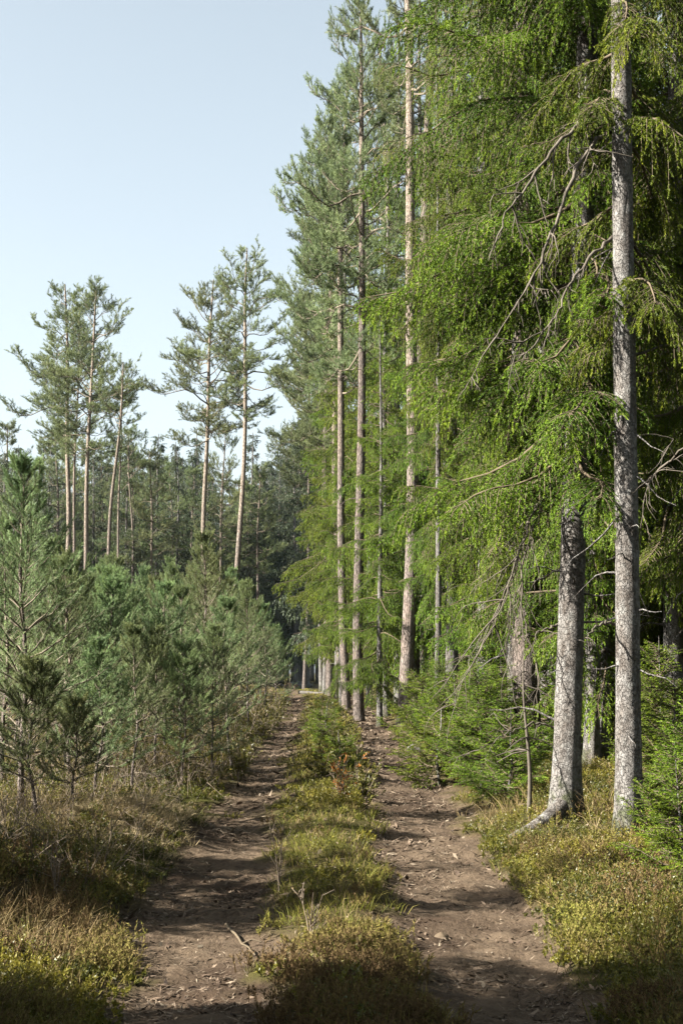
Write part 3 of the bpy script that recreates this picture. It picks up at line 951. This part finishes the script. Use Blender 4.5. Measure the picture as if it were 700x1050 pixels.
pplace('edge_pine_a', 'pine_tree', 'grey green pine leaning out over the far end of the track', 'pine', 348, 47, top=190, pxtop=336, rz=3.9, thick=.8)
pplace('far_pine_e', 'pine_tree', 'bushy pine crowning the far end of the tall tree row', 'pine', 335, 64, top=330, pxtop=330, rz=.9, thick=1)

for key, px, Yd, top, rz, lab in [('edge_pine_b', 338, 52, 120, .3, 'pine of full crown rising behind the leaning grey green one'), ('far_spruce_a', 330, 64, 270, 1.3, 'pointed olive green spruce at the bend under the pine crowns'),
                                  ('mid_spruce_b', 350, 50, 235, 2.2, 'tall narrow spruce whose top meets the lowest pine boughs'), ('far_pine_e', 312, 70, 300, 3.1, 'hazy pine standing out furthest over the bend of the track')]:
    pine = 'pine' in key
    pplace(key, 'pine_tree' if pine else 'spruce_tree', lab, 'pine' if pine else 'spruce', px, Yd, top=top, rz=rz, thick=.7)
rr = np.random.default_rng(7)
inner = 0
while inner < 62:
    Yd = float(rr.uniform(18, 62))
    x = float(road_x(Yd) + 2.6 + rr.random() ** 1.1 * (5 + .2 * Yd))
    px = 350 + x / Yd * F
    if px > 790 or (px < 470 and Yd < 30):
        continue
    place(['mid_spruce_a', 'mid_spruce_b', 'mid_spruce_c', 'slim_spruce'][rr.integers(0, 4)], 'spruce_tree', 'grey stemmed spruce in the depth of the wood behind the front row', 'spruce',
          x, Yd, float(rr.uniform(13, 19)), (float(rr.normal(0, .4)), float(rr.normal(0, .4))), float(rr.random() * 6.28), float(rr.uniform(.8, 1.25)), 'spruces filling the wood behind the trees along the track')
    inner += 1

saplings = [
    ('spruce_sapling_a', 432, 22.5, 1.15, .3, 'small bushy spruce at the foot of the big pine'),
    ('spruce_sapling_c', 492, 15.3, 1.4, 1.2, 'bright green spruce sapling spreading towards the wheel track'),
    ('spruce_sapling_a', 470, 17.6, 1.2, 2.2, 'leafy low spruce behind the spreading green sapling'),
    ('spruce_sapling_a', 520, 14.3, .95, 4.2, 'low spruce bush left of the stout grey spruce'),
    ('spruce_sapling_b', 450, 16.3, .9, 5.2, 'smallest spruce seedling on the edge of the dirt track'),
    ('spruce_sapling_a', 697, 9.7, .85, 1.7, 'young spruce in deep green in front of the pale grey spruce'),
    ('spruce_sapling_c', 728, 10.2, 1.45, 2.9, 'young spruce cut by the picture edge with long side boughs'),
    ('spruce_sapling_b', 688, 12.0, .7, 3.5, 'little spruce at the picture edge beyond the foot of the pale grey spruce'),
    ('spruce_sapling_b', 336, 21.0, .62, .8, 'little spruce growing on the grassy strip between the tracks'),
    ('spruce_sapling_b', 347, 17.0, .5, 2.8, 'squat dark spruce seedling on the strip behind the orange oak'),
    ('spruce_sapling_b', 335, 27.0, .55, 4.8, 'distant dwarf spruce on the strip where the tracks converge'),
]
for key, px, Yd, H, rz, lab in saplings:
    pplace(key, 'spruce_sapling', lab, 'spruce sapling', px, Yd, H=H, rz=rz, group='young spruces beside the track')
for px, Yd, H, rz in [(515, 17.5, 1.3, .5), (480, 19.5, 1.3, 4.), (455, 20.5, 1.4, 1.), (560, 19, 1.6, 0), (505, 21, 1.8, 1), (470, 27, 1.9, 2), (590, 17.5, 1.3, 3), (625, 19, 1.7, 4), (675, 16, 1.6, 5), (655, 20, 1.9, 1.5), (530, 26, 1.8, 2.5), (690, 13, 1.3, 3.3)]:
    pplace('spruce_sapling_c', 'spruce_sapling', 'knee to head high spruce sapling among the trunks inside the wood', 'spruce sapling', px, Yd, H=H, rz=rz, group='spruce saplings inside the wood')

# ================================================================== LEFT SIDE
tallp = [
    ('far_pine_a', 63, 62, 292, 68, .2, 1.05, 'broad crowned tall pine at the outer end of the skyline group'),
    ('far_pine_b', 72, 66, 330, 80, 1.2, .75, 'thin stemmed pine close beside the broad crowned tall pine'),
    ('far_pine_d', 88, 60, 293, 103, 4.1, .95, 'tall forked pine in the middle of the trio on the skyline'),
    ('far_pine_c', 106, 58, 372, 126, 0, 1.0, 'leaning sparse pine with a small ragged one sided crown'),
    ('far_pine_c', 120, 66, 430, 122, 2., .85, 'thin half bare pine behind the leaning sparse pine'),
    ('far_pine_c', 134, 70, 440, 134, 3.6, .85, 'thin dark pine pole at the inner end of the skyline trio'),
    ('far_pine_a', 211, 56, 286, 218, 3.3, 1.0, 'tall pine with a wide flat sided crown, one of the skyline pair'),
    ('far_pine_b', 236, 54, 254, 257, 5.0, 1.05, 'tallest pine on the skyline, its red stem leaning to the track'),
    ('far_pine_e', 226, 70, 440, 229, 1.1, .8, 'shorter pine showing between the pair of tall skyline pines'),
]
for key, px, Yd, top, pt, rz, th, lab in tallp:
    pplace(key, 'pine_tree', lab, 'pine', px, Yd, top=top, pxtop=pt, rz=rz, thick=th, group='tall pines against the sky')

young = [
    ('young_pine_c', 24, 13.0, 468, 30, .3, 'tall young pine at the picture edge with an upright pale leader'),
    ('pine_sapling', 40, 12.2, 672, 44, 1.3, 'small fresh green pine in front of the tall edge pine'),
    ('pine_sapling', 77, 12.6, 712, 76, 3.0, 'smallest young pine beside the straw covered bank'),
    ('young_pine_b', 72, 15.5, 572, 70, 2.2, 'dark bushy young pine in the shade behind the smallest pine'),
    ('young_pine_e', 112, 16.0, 592, 117, .7, 'slim young pine with an orange stem above the straw bank'),
    ('young_pine_a', 124, 19.5, 586, 128, 1.7, 'full round young pine behind the slim orange stemmed one'),
    ('young_pine_d', 160, 17.0, 640, 159, 5.2, 'grey green young pine over the mossy hummock'),
    ('young_pine_e', 170, 19.0, 596, 170, 4.2, 'young pine with bare lower stem beside the mossy hummock'),
    ('young_pine_c', 208, 23.0, 545, 207, 3.1, 'tall young pine standing up from the middle of the thicket'),
    ('young_pine_e', 238, 18.5, 612, 236, 5.7, 'dark backlit young pine with a clean stem next to the track'),
    ('young_pine_b', 185, 22.0, 602, 187, 2.5, 'pale green young pine crowded between two taller ones'),
    ('young_pine_a', 255, 27.0, 595, 255, 1.0, 'rounded young pine on the inner edge near the track'),
    ('young_pine_b', 272, 33.0, 618, 270, .1, 'young pine further along the track edge, full to the ground'),
    ('young_pine_a', 283, 40.0, 640, 281, 4.6, 'last young pine of the thicket before the dark wood'),
    ('young_pine_d', 100, 14.0, 652, 99, 3.9, 'bushy low pine rising straight out of the straw covered bank'),
    ('young_pine_b', 137, 14.6, 640, 138, .5, 'young pine directly above the straw mound by the wheel track'),
    ('young_pine_d', 188, 15.8, 655, 187, 2.9, 'low round young pine nearest the mossy edge of the track'),
    ('young_pine_a', 218, 18.0, 640, 217, 4.4, 'young pine one step behind the dark backlit one'),
    ('young_pine_c', 5, 15.5, 530, 4, 1.4, 'young pine half cut off by the picture edge'),
    ('young_pine_b', 50, 18.5, 552, 52, 3.7, 'blue green young pine between the tall edge pine and the dark one'),
]
for key, px, Yd, top, pt, rz, lab in young:
    pplace(key, 'young_pine', lab, 'young pine', px, Yd, top=top, pxtop=pt, rz=rz, group='young pines along the track')
rr = np.random.default_rng(17)
n = 0
keys = ['young_pine_a', 'young_pine_b', 'young_pine_c', 'young_pine_d', 'young_pine_e']
pts = [(float(at(p, 720, y)[0]), y) for _, p, y, *_ in young]
while n < 102:
    Yd = float(rr.uniform(15, 50))
    x = float(road_x(Yd) - 2.1 - rr.random() * (.27 * Yd))
    px = 350 + x / Yd * F
    if px < -40 or px > 292 or min(math.hypot(x - a_, Yd - b_) for a_, b_ in pts) < .74:
        continue
    pts.append((x, Yd))
    H = float(rr.uniform(.62, 1.10)) * (108 / F * Yd + EYE - gz(x, Yd))
    place(keys[n % 5], 'young_pine', 'bushy young pine inside the dense plantation, partly hidden by its neighbours', 'young pine', x, Yd, H,
          (float(rr.normal(0, .1)), float(rr.normal(0, .1))), float(rr.random() * 6.28), float(rr.uniform(.68, .92)), 'young pines packed in the plantation')
    n += 1

backs = [
    ('far_spruce_a', 178, 74, 462, 'dark pointed spruce on the skyline beside the wide crowned pine'),
    ('far_spruce_a', 198, 80, 440, 'tallest dark spruce behind the pair of skyline pines'),
    ('far_spruce_b', 160, 78, 445, 'dark ragged spruce between the pine trio and the pine pair'),
    ('far_spruce_c', 8, 76, 470, 'spruce at the picture edge below the open sky'),
]
for key, px, Yd, top, lab in backs:
    pplace(key, 'spruce_tree', lab, 'spruce', px, Yd, top=top, rz=px * .1)
rr = np.random.default_rng(27)
for k in range(66):
    px = -25 + 4.5 * k + float(rr.normal(0, 5))
    Yd = float(rr.uniform(70, 96))
    top = 474 + float(rr.normal(0, 17)) + (14 if px > 215 else 0)
    key = ['far_spruce_a', 'far_pine_e', 'far_spruce_b', 'far_spruce_c', 'far_pine_e'][k % 5]
    pine = 'pine' in key
    pplace(key, 'pine_tree' if pine else 'spruce_tree', 'grey green pine in the level backdrop of forest beyond the plantation' if pine else 'dull green spruce in the level backdrop of forest beyond the plantation',
           'pine' if pine else 'spruce', px, Yd, top=top, rz=float(rr.random() * 6), thick=1.0, group='backdrop pines beyond the plantation' if pine else 'backdrop spruces beyond the plantation')
rr = np.random.default_rng(37)
for k in range(52):
    px = 240 + 2.2 * k + float(rr.normal(0, 3))
    Yd = float(rr.uniform(92, 135))
    top = float(np.interp(px, [240, 262, 285, 300, 320, 360], [505, 480, 450, 425, 405, 395])) + abs(float(rr.normal(0, 22)))
    key = ['far_spruce_c', 'far_spruce_b', 'far_spruce_a', 'far_spruce_c'][k % 4]
    pplace(key, 'spruce_tree', 'bare stemmed spruce in the dark wood closing the end of the track', 'spruce', px, Yd, top=top, rz=float(rr.random() * 6), thick=1.0, group='spruces of the dark wood at the track end')

rr = np.random.default_rng(47)
for k in range(34):
    px = -20 + 9 * k + float(rr.normal(0, 4))
    top = float(np.interp(px, [-20, 150, 200, 240, 270, 300], [500, 478, 470, 500, 490, 462])) + float(rr.normal(0, 12))
    pplace(['far_spruce_a', 'far_spruce_b'][k % 2], 'spruce_tree', 'dull green spruce in the level backdrop of forest beyond the plantation', 'spruce', px, float(rr.uniform(98, 118)), top=top, rz=float(rr.random() * 6), thick=1.25, group='backdrop spruces beyond the plantation')

# trees beside and behind the viewer whose shade lies over the bottom of the picture
for key, x, yy, H in [('mid_spruce_a', -4.0, 4.6, 16), ('mid_spruce_c', -3.5, 5.2, 9), ('mid_spruce_c', -2.9, 5.75, 7), ('mid_spruce_c', -2.75, 6.1, 5.5), ('mid_spruce_a', -5.6, 4.15, 18), ('mid_spruce_c', -4.6, 4.2, 14), ('mid_spruce_a', -4.5, 2.8, 16), ('mid_spruce_a', -6.8, 3.1, 18), ('mid_spruce_a', -7.2, 1.6, 19), ('mid_spruce_a', -5.2, .4, 18), ('mid_spruce_a', -7.5, -1.6, 17), ('mid_spruce_c', -5.2, -3.5, 13), ('mid_spruce_c', -4.4, 8.5, 7), ('mid_spruce_c', -5.3, 9.4, 5.5)]:
    place(key, 'spruce_tree', 'spruce beside the viewer that shades the near end of the track', 'spruce', x, yy, H, (0, 0), x * 3, 1., 'spruces shading the near end of the track')
for x, yy, H, k in [(-4.2, 8.3, 3.3, 0), (-5.6, 9.7, 3.6, 1), (-3.7, 9.3, 2.8, 3), (-5.9, 6.9, 2.6, 4), (-6.5, 11.4, 3.6, 2), (-4.3, 11.2, 3.4, 1)]:
    place(keys[k], 'young_pine', 'young pine just outside the picture edge shading the verge', 'young pine', x, yy, H, (0, 0), x * 5, 1., 'young pines just outside the picture edge')


# the wood goes on beside and behind the viewer and dims the sky there
rr = np.random.default_rng(57)
n = 0
while n < 46:
    x, yy = float(rr.uniform(-22, 34)), float(rr.uniform(-26, 48))
    if (x < 5 and yy > -3) or abs(x) < 3.2 or (x > 0 and x < .30 * yy + 1.5) or (x < 0 and yy > -4):
        continue
    place(['mid_spruce_a', 'mid_spruce_b', 'mid_spruce_c'][n % 3], 'spruce_tree', 'spruce of the same wood standing outside the picture beside or behind the viewer', 'spruce', x, yy, float(rr.uniform(14, 20)), (0, 0), float(rr.random() * 6), 1., 'spruces of the wood outside the picture')
    n += 1

# ================================================================== SMALL THINGS
def dead_bough(path, r0, seed, parent, twig=1.0, n2=9, droop=.5):
    """a bare bough: main line through the given world points, side twigs that hang and branch again"""
    r = np.random.default_rng(seed)
    path = np.array(path, float)
    k = len(path)
    tt = np.linspace(0, k - 1, 26)
    P = np.stack([np.interp(tt, np.arange(k), path[:, i]) for i in range(3)], -1)
    for _ in range(2):
        P[1:-1] = (P[:-2] + P[1:-1] * 2 + P[2:]) / 4
    P[1:] += r.normal(0, .010, (25, 3))
    mb = MB()
    tubes(mb, P[None], (r0 * (1.05 - .85 * np.linspace(0, 1, 26)))[None], 6)
    T = nrm(np.gradient(P, axis=0))

    def kids(src, tan, rad, n, ln, depth):
        i = r.integers(int(len(src) * .18), len(src), n)
        p = src[i]
        d = nrm(tan[i] * .8 + r.normal(0, .55, (n, 3)) - np.array([0, 0, droop * .6]))
        L = ln * r.uniform(.35, 1.2, n)
        q = [p]
        m = 8
        for j in range(1, m):
            d = nrm(d + r.normal(0, .13, (n, 3)) - np.array([0, 0, .07 * droop]))
            q.append(q[-1] + d * (L / (m - 1))[:, None])
        Q = np.stack(q, 1)
        tubes(mb, Q, np.full((n, 1), rad) * (1.05 - .8 * np.linspace(0, 1, m)), 4)
        if depth:
            for b in range(n):
                kids(Q[b], nrm(np.gradient(Q[b], axis=0)), rad * .6, 4, L[b] * .5, depth - 1)
    kids(P, T, r0 * .42, n2, twig, 1)
    o = link('dead_branch', mb.mesh('dead_branch', [M_DEAD]))
    bpy.context.view_layer.update()
    o.parent = parent
    o.matrix_parent_inverse = parent.matrix_world.inverted()
    return o


def line(pts):
    return [at(px, py, d) for px, py, d in pts]


dead_bough(line([(577, 484, 12.95), (560, 505, 12.70), (540, 540, 12.40), (528, 575, 12.20), (517, 615, 12.10), (500, 655, 12.00)]), .016, 1, root_spruce, .75, 15, 1.0)
dead_bough(line([(578, 478, 13.00), (556, 520, 13.40), (536, 570, 13.60), (533, 620, 13.60), (550, 680, 13.60)]), .013, 2, root_spruce, .6, 12, 1.0)
dead_bough(line([(634, 98, 11.65), (600, 118, 11.35), (570, 150, 11.05), (545, 185, 10.85), (520, 218, 10.65), (505, 255, 10.55)]), .019, 3, gate_spruce, .5, 9, .9)
dead_bough(line([(634, 131, 11.65), (610, 142, 11.35), (588, 175, 11.05), (570, 225, 10.85), (555, 265, 10.75), (530, 310, 10.75), (510, 345, 10.65)]), .020, 4, gate_spruce, .55, 10, .9)
dead_bough(line([(632, 240, 11.65), (605, 262, 11.35), (585, 290, 11.15), (568, 330, 11.05), (535, 352, 10.95)]), .016, 5, gate_spruce, .5, 9, .8)
dead_bough(line([(646, 507, 11.65), (668, 490, 11.35), (690, 470, 11.05), (712, 448, 10.85), (730, 440, 10.75)]), .014, 6, gate_spruce, .55, 9, 1.0)
dead_bough(line([(632, 640, 11.65), (620, 637, 11.45), (610, 645, 11.25), (600, 652, 11.15)]), .014, 7, gate_spruce, .15, 2, .3)
dead_bough(line([(572, 640, 12.90), (555, 648, 12.70), (540, 652, 12.50), (525, 665, 12.40)]), .012, 8, root_spruce, .25, 4, .6)
dead_bough(line([(570, 745, 12.80), (545, 742, 12.60), (520, 752, 12.40), (492, 768, 12.20)]), .010, 9, root_spruce, .25, 5, .4)
# the long surface root of the stout spruce
foot = at(577, 838, 12.7)
mb = MB()
rt = [(579, 12.6, .18), (567, 12.5, .10), (554, 12.4, .07), (542, 12.33, .05), (530, 12.28, .035), (512, 12.22, -.03)]
pp = []
for px, Yd, dz in rt:
    q = at(px, 840, Yd)
    pp.append((q[0], q[1], gz(q[0], q[1]) + dz))
pp = np.array(pp)
tt = np.linspace(0, 5, 24)
P = np.stack([np.interp(tt, np.arange(6), pp[:, i]) for i in range(3)], -1)
for _ in range(3):
    P[1:-1] = (P[:-2] + 2 * P[1:-1] + P[2:]) / 4
tubes(mb, P[None], (.062 * (1 - np.linspace(0, 1, 24)) ** .8 + .018)[None], 10)
ro = link('root', mb.mesh('root', [M_BARK_S]))
bpy.context.view_layer.update()
ro.parent = root_spruce
ro.matrix_parent_inverse = root_spruce.matrix_world.inverted()

# thin dead sapling in front of the pink pine
x0 = at(542, 838, 13.2)
mb = MB()
H = 1.45
zz = np.linspace(-.1, H, 14)
r = np.random.default_rng(5)
P = np.stack([x0[0] + .02 * np.sin(zz * 4) - .015 * zz, x0[1] + .02 * np.cos(zz * 3), gz(x0[0], x0[1]) + zz], -1)
tubes(mb, P[None], (.022 * (1.1 - zz / H * .8))[None], 7)
d = nrm(r.normal(0, 1, (12, 3)) * np.array([1, 1, .3]))
i = r.integers(5, 14, 12)
tubes(mb, np.stack([P[i], P[i] + d * .15, P[i] + d * .3 - np.array([0, 0, .05])], 1), np.broadcast_to(np.array([.006, .005, .003]), (12, 3)), 4)
tag(link('dead_sapling', mb.mesh('dead_sapling', [M_DEAD])), 'thin leafless sapling standing in front of the pinkish pine', 'dead sapling')


def bush(name, label, cat, px, Yd, h, n, leaf, mat, nl, nw, nn, seed, spread=.7, group=None):
    """a small leafy shrub: one object of thin stems with a leaf mesh as its part"""
    r = np.random.default_rng(seed)
    x = float(at(px, 800, Yd)[0])
    root = bpy.data.objects.new(name, None)
    COL.objects.link(root)
    root.location = (x, Yd, gz(x, Yd) - .02)
    st, lf = MB(), MB()
    a = r.random(n) * 6.28
    d = nrm(np.stack([np.cos(a) * spread * r.random(n), np.sin(a) * spread * r.random(n), np.ones(n)], -1))
    L = h * r.uniform(.6, 1.1, n)
    t = np.linspace(0, 1, 6)
    bend = r.normal(0, .18, (n, 3)) * h
    P = (d * L[:, None])[:, None] * t[None, :, None] + bend[:, None] * (t ** 2)[None, :, None]
    tubes(st, P, np.broadcast_to(.006 * (1.1 - t), (n, 6)), 4)
    o = np.repeat(np.arange(n), 8)
    s = r.uniform(.25, 1, len(o))
    p = (d * L[:, None])[o] * s[:, None] + bend[o] * (s ** 2)[:, None]
    e = nrm(d[o] + r.normal(0, .7, (len(o), 3)))
    ll = h * .28 * r.uniform(.4, 1.2, len(o))
    tubes(st, np.stack([p, p + e * ll[:, None]], 1), np.broadcast_to(np.array([.003, .002]), (len(o), 2)), 3)
    k = r.random(len(o)) < leaf
    needles(lf, p[k], e[k], ll[k], nn, nl, nw, 1.1, r, 0, .5, .2)
    link('stems', st.mesh(name + '_stems', [M_TWIG]), root)
    link('leaves', lf.mesh(name + '_leaves', [mat]), root)
    return tag(root, label, cat, group)


bush('oak_sapling', 'oak sapling with withered orange leaves on the strip between the tracks', 'oak sapling', 350, 14.2, .42, 8, .55, M_ORANGE, .04, .022, 4, 61)
for px, Yd, h, sd, lab in [(330, 16.2, .36, 62, 'dark leafy shrub beside the orange oak on the middle strip'), (372, 14.8, .42, 63, 'green shrub leaning over the wheel track behind the orange oak'),
                           (345, 19.5, .38, 64, 'taller dark shrub on the middle strip between small spruces'), (328, 24, .55, 65, 'far shrub on the middle strip beside the tracks'),
                           (245, 17.2, .55, 66, 'shrub at the feet of the dark backlit young pine'), (272, 24, .7, 67, 'shrub on the track edge under the rounded young pine'),
                           (284, 31, .7, 68, 'leafy shrub where the young pines meet the track bend')]:
    bush('leafy_shrub', lab, 'shrub', px, Yd, h, 12, .95, M_BILBERRY, .035, .018, 9, sd, .9, 'shrubs along the tracks')
for px, Yd, h, sd, lab in [(287, 9.9, .42, 71, 'bare twiggy stalk standing on the grass beside the wheel track'), (318, 8.3, .3, 72, 'short bare stalk rising out of the heather strip'), (60, 9.2, .5, 73, 'tall bare stalk in the shaded verge grass')]:
    b = bush('dry_stalk', lab, 'dry stalk', px, Yd, h, 4, .12, M_GRASS, .02, .008, 4, sd, .4, 'bare stalks by the tracks')


def rock(name, label, cat, px, py, Yd, size, seed, mat=None):
    r = np.random.default_rng(seed)
    nu, nv = 22, 12
    u = np.linspace(0, 2 * PI, nu, endpoint=False)
    v = np.linspace(.02, PI - .02, nv)
    U, V = np.meshgrid(u, v)
    d = np.stack([np.sin(V) * np.cos(U), np.sin(V) * np.sin(U), np.cos(V)], -1)
    k = 1 + .5 * fbm(d[..., 0] * 1.7 + d[..., 2] + seed, d[..., 1] * 1.7 - d[..., 2], seed, 3)
    vs = d * k[..., None] * np.array(size)
    ix = np.arange(nu * nv).reshape(nv, nu)
    q = np.stack([ix[:-1], np.roll(ix[:-1], -1, 1), np.roll(ix[1:], -1, 1), ix[1:]], -1).reshape(-1, 4)
    mb = MB()
    mb.add(vs.reshape(-1, 3), q[:, ::-1], 0, .5, True)
    o = link(name, mb.mesh(name, [mat or M_STONE]))
    x = float(at(px, py, Yd)[0])
    o.location = (x, Yd, gz(x, Yd) + size[2] * .35)
    return tag(o, label, cat)


rock('field_stone', 'pale grey stone lying under the bushy small spruce', 'stone', 428, 766, 21, (.16, .12, .09), 3)
rock('field_stone', 'reddish stone half sunk in the dirt track', 'stone', 452, 955, 8.9, (.045, .035, .03), 5, M_CUT)


def log(name, label, px0, y0, px1, y1, r0, seed, sides=12):
    a0, a1 = at(px0, 710, y0), at(px1, 710, y1)
    p0 = np.array([a0[0], y0, gz(a0[0], y0) + r0 * .7])
    p1 = np.array([a1[0], y1, gz(a1[0], y1) + r0 * .7])
    root = bpy.data.objects.new(name, None)
    COL.objects.link(root)
    root.location = p0
    t = np.linspace(0, 1, 12)[:, None]
    rr_ = np.random.default_rng(seed)
    P = (p1 - p0) * t + rr_.normal(0, .008, (12, 3))
    mb = MB()
    tubes(mb, P[None], (r0 * (1 - .2 * t[:, 0]))[None], sides)
    link('log_bark', mb.mesh(name + '_bark', [M_LOG]), root)
    d = (p1 - p0) / np.linalg.norm(p1 - p0)
    for e, q, rad in ((-1, P[0], r0), (1, P[-1], r0 * .8)):
        m2 = MB()
        w = nrm(np.cross(d, [0, 0, 1.]))
        v = np.cross(d, w)
        an = np.arange(sides) * 2 * PI / sides
        ring = q + (w[None] * np.cos(an)[:, None] + v[None] * np.sin(an)[:, None]) * rad * .985 + d * e * .003
        vs = np.concatenate([ring, [q + d * e * .003]])
        f = np.stack([np.arange(sides), (np.arange(sides) + 1) % sides, np.full(sides, sides)], -1)
        m2.add(vs, f if e > 0 else f[:, ::-1], 0)
        link('cut_end', m2.mesh(name + '_end', [M_CUT]), root)
    return tag(root, label, 'log')


log('fallen_log', 'long pale log lying across the far end of the track', 307, 57, 345, 55, .075, 1)
log('fallen_log', 'short stout log lying in front of the dark wood at the track end', 296, 74, 312, 76, .22, 2)
log('fallen_log', 'short log leaning over the stout one at the track end', 303, 72, 318, 74, .15, 3)
log('fallen_log', 'thin pale fallen stem beneath the thin trunks inside the wood edge', 438, 24.5, 462, 23.8, .05, 4)
# thin stick across the wheel track
mb = MB()
p0, p1 = at(232, 945, 9.1), at(262, 975, 8.25)
t = np.linspace(0, 1, 10)
xs, ys = lerp(p0[0], p1[0], t), lerp(p0[1], p1[1], t)
P = np.stack([xs, ys, ground_h(xs, ys) + .035], -1)
tubes(mb, P[None], (.009 * (1.1 - .6 * t))[None], 6)
tubes(mb, np.stack([P[5], P[5] + [.06, -.02, .03], P[5] + [.12, -.05, .02]])[None], np.array([[.005, .004, .003]]), 5)
tag(link('fallen_stick', mb.mesh('fallen_stick', [M_SPRTWIG])), 'thin dark stick lying across the rutted wheel track', 'stick')

# ================================================================== LIGHT, SKY, CAMERA
AZ, EL = math.radians(-107), math.radians(35)
from mathutils import Vector
sv = Vector((math.sin(AZ) * math.cos(EL), math.cos(AZ) * math.cos(EL), math.sin(EL)))
sl = bpy.data.lights.new('sun', 'SUN')
sl.energy = 5
sl.angle = math.radians(.5)
sl.color = (1, .94, .85)
so = bpy.data.objects.new('sun', sl)
so.rotation_euler = sv.to_track_quat('Z', 'Y').to_euler()
COL.objects.link(so)
w = bpy.data.worlds.new('World')
scene.world = w
w.use_nodes = True
nt = w.node_tree
sky = nt.nodes.new('ShaderNodeTexSky')
sky.sky_type = 'NISHITA'
sky.sun_disc = False
sky.sun_elevation = EL
sky.sun_rotation = AZ % (2 * PI)
sky.air_density = 1.0
sky.dust_density = 2.3
sky.ozone_density = 1.0
bg = nt.nodes['Background']
hz = nt.nodes.new('ShaderNodeHueSaturation')      # a pale, slightly milky spring sky
hz.inputs['Saturation'].default_value = .46
hz.inputs['Hue'].default_value = .474
hz.inputs['Value'].default_value = .90
nt.links.new(sky.outputs[0], hz.inputs['Color'])
nt.links.new(hz.outputs[0], bg.inputs[0])
bg.inputs[1].default_value = .05

HAZE = .0001
hm, hn = new_mat('forest_air')
N = NT(hn)
vol = N.n('ShaderNodeVolumePrincipled', {'Color': (.72, .88, 1, 1), 'Density': HAZE, 'Anisotropy': .3})
hn.links.new(vol.outputs[0], N.n('ShaderNodeOutputMaterial').inputs['Volume'])
mb = MB()
q = np.array([(x, y, z) for z in (-4, 42) for y in (-62, 1510) for x in (-910, 910)], float)
mb.add(q, [(0, 2, 3, 1), (4, 5, 7, 6), (0, 1, 5, 4), (2, 6, 7, 3), (0, 4, 6, 2), (1, 3, 7, 5)])
tag(link('haze', mb.mesh('haze', [hm])), 'thin bluish spring haze hanging between the trees', 'haze', kind='stuff')

cam = bpy.data.cameras.new('camera')
co = bpy.data.objects.new('camera', cam)
COL.objects.link(co)
co.location = (0, 0, CAMZ)
co.rotation_euler = (PI / 2 + PITCH, 0, 0)
cam.sensor_fit = 'VERTICAL'
cam.sensor_height = 36
cam.sensor_width = 24
cam.lens = 36 * F / 1050
cam.clip_start = .1
cam.clip_end = 3000
scene.camera = co

vs_ = scene.view_settings
vs_.view_transform = 'Standard'
vs_.look = 'None'
vs_.exposure = 2.6
vs_.gamma = 1
scene.render.film_transparent = False
cy = scene.cycles
cy.max_bounces = 6
cy.diffuse_bounces = 3
cy.glossy_bounces = 2
cy.transmission_bounces = 3
cy.use_denoising = True
cy.sample_clamp_indirect = 6
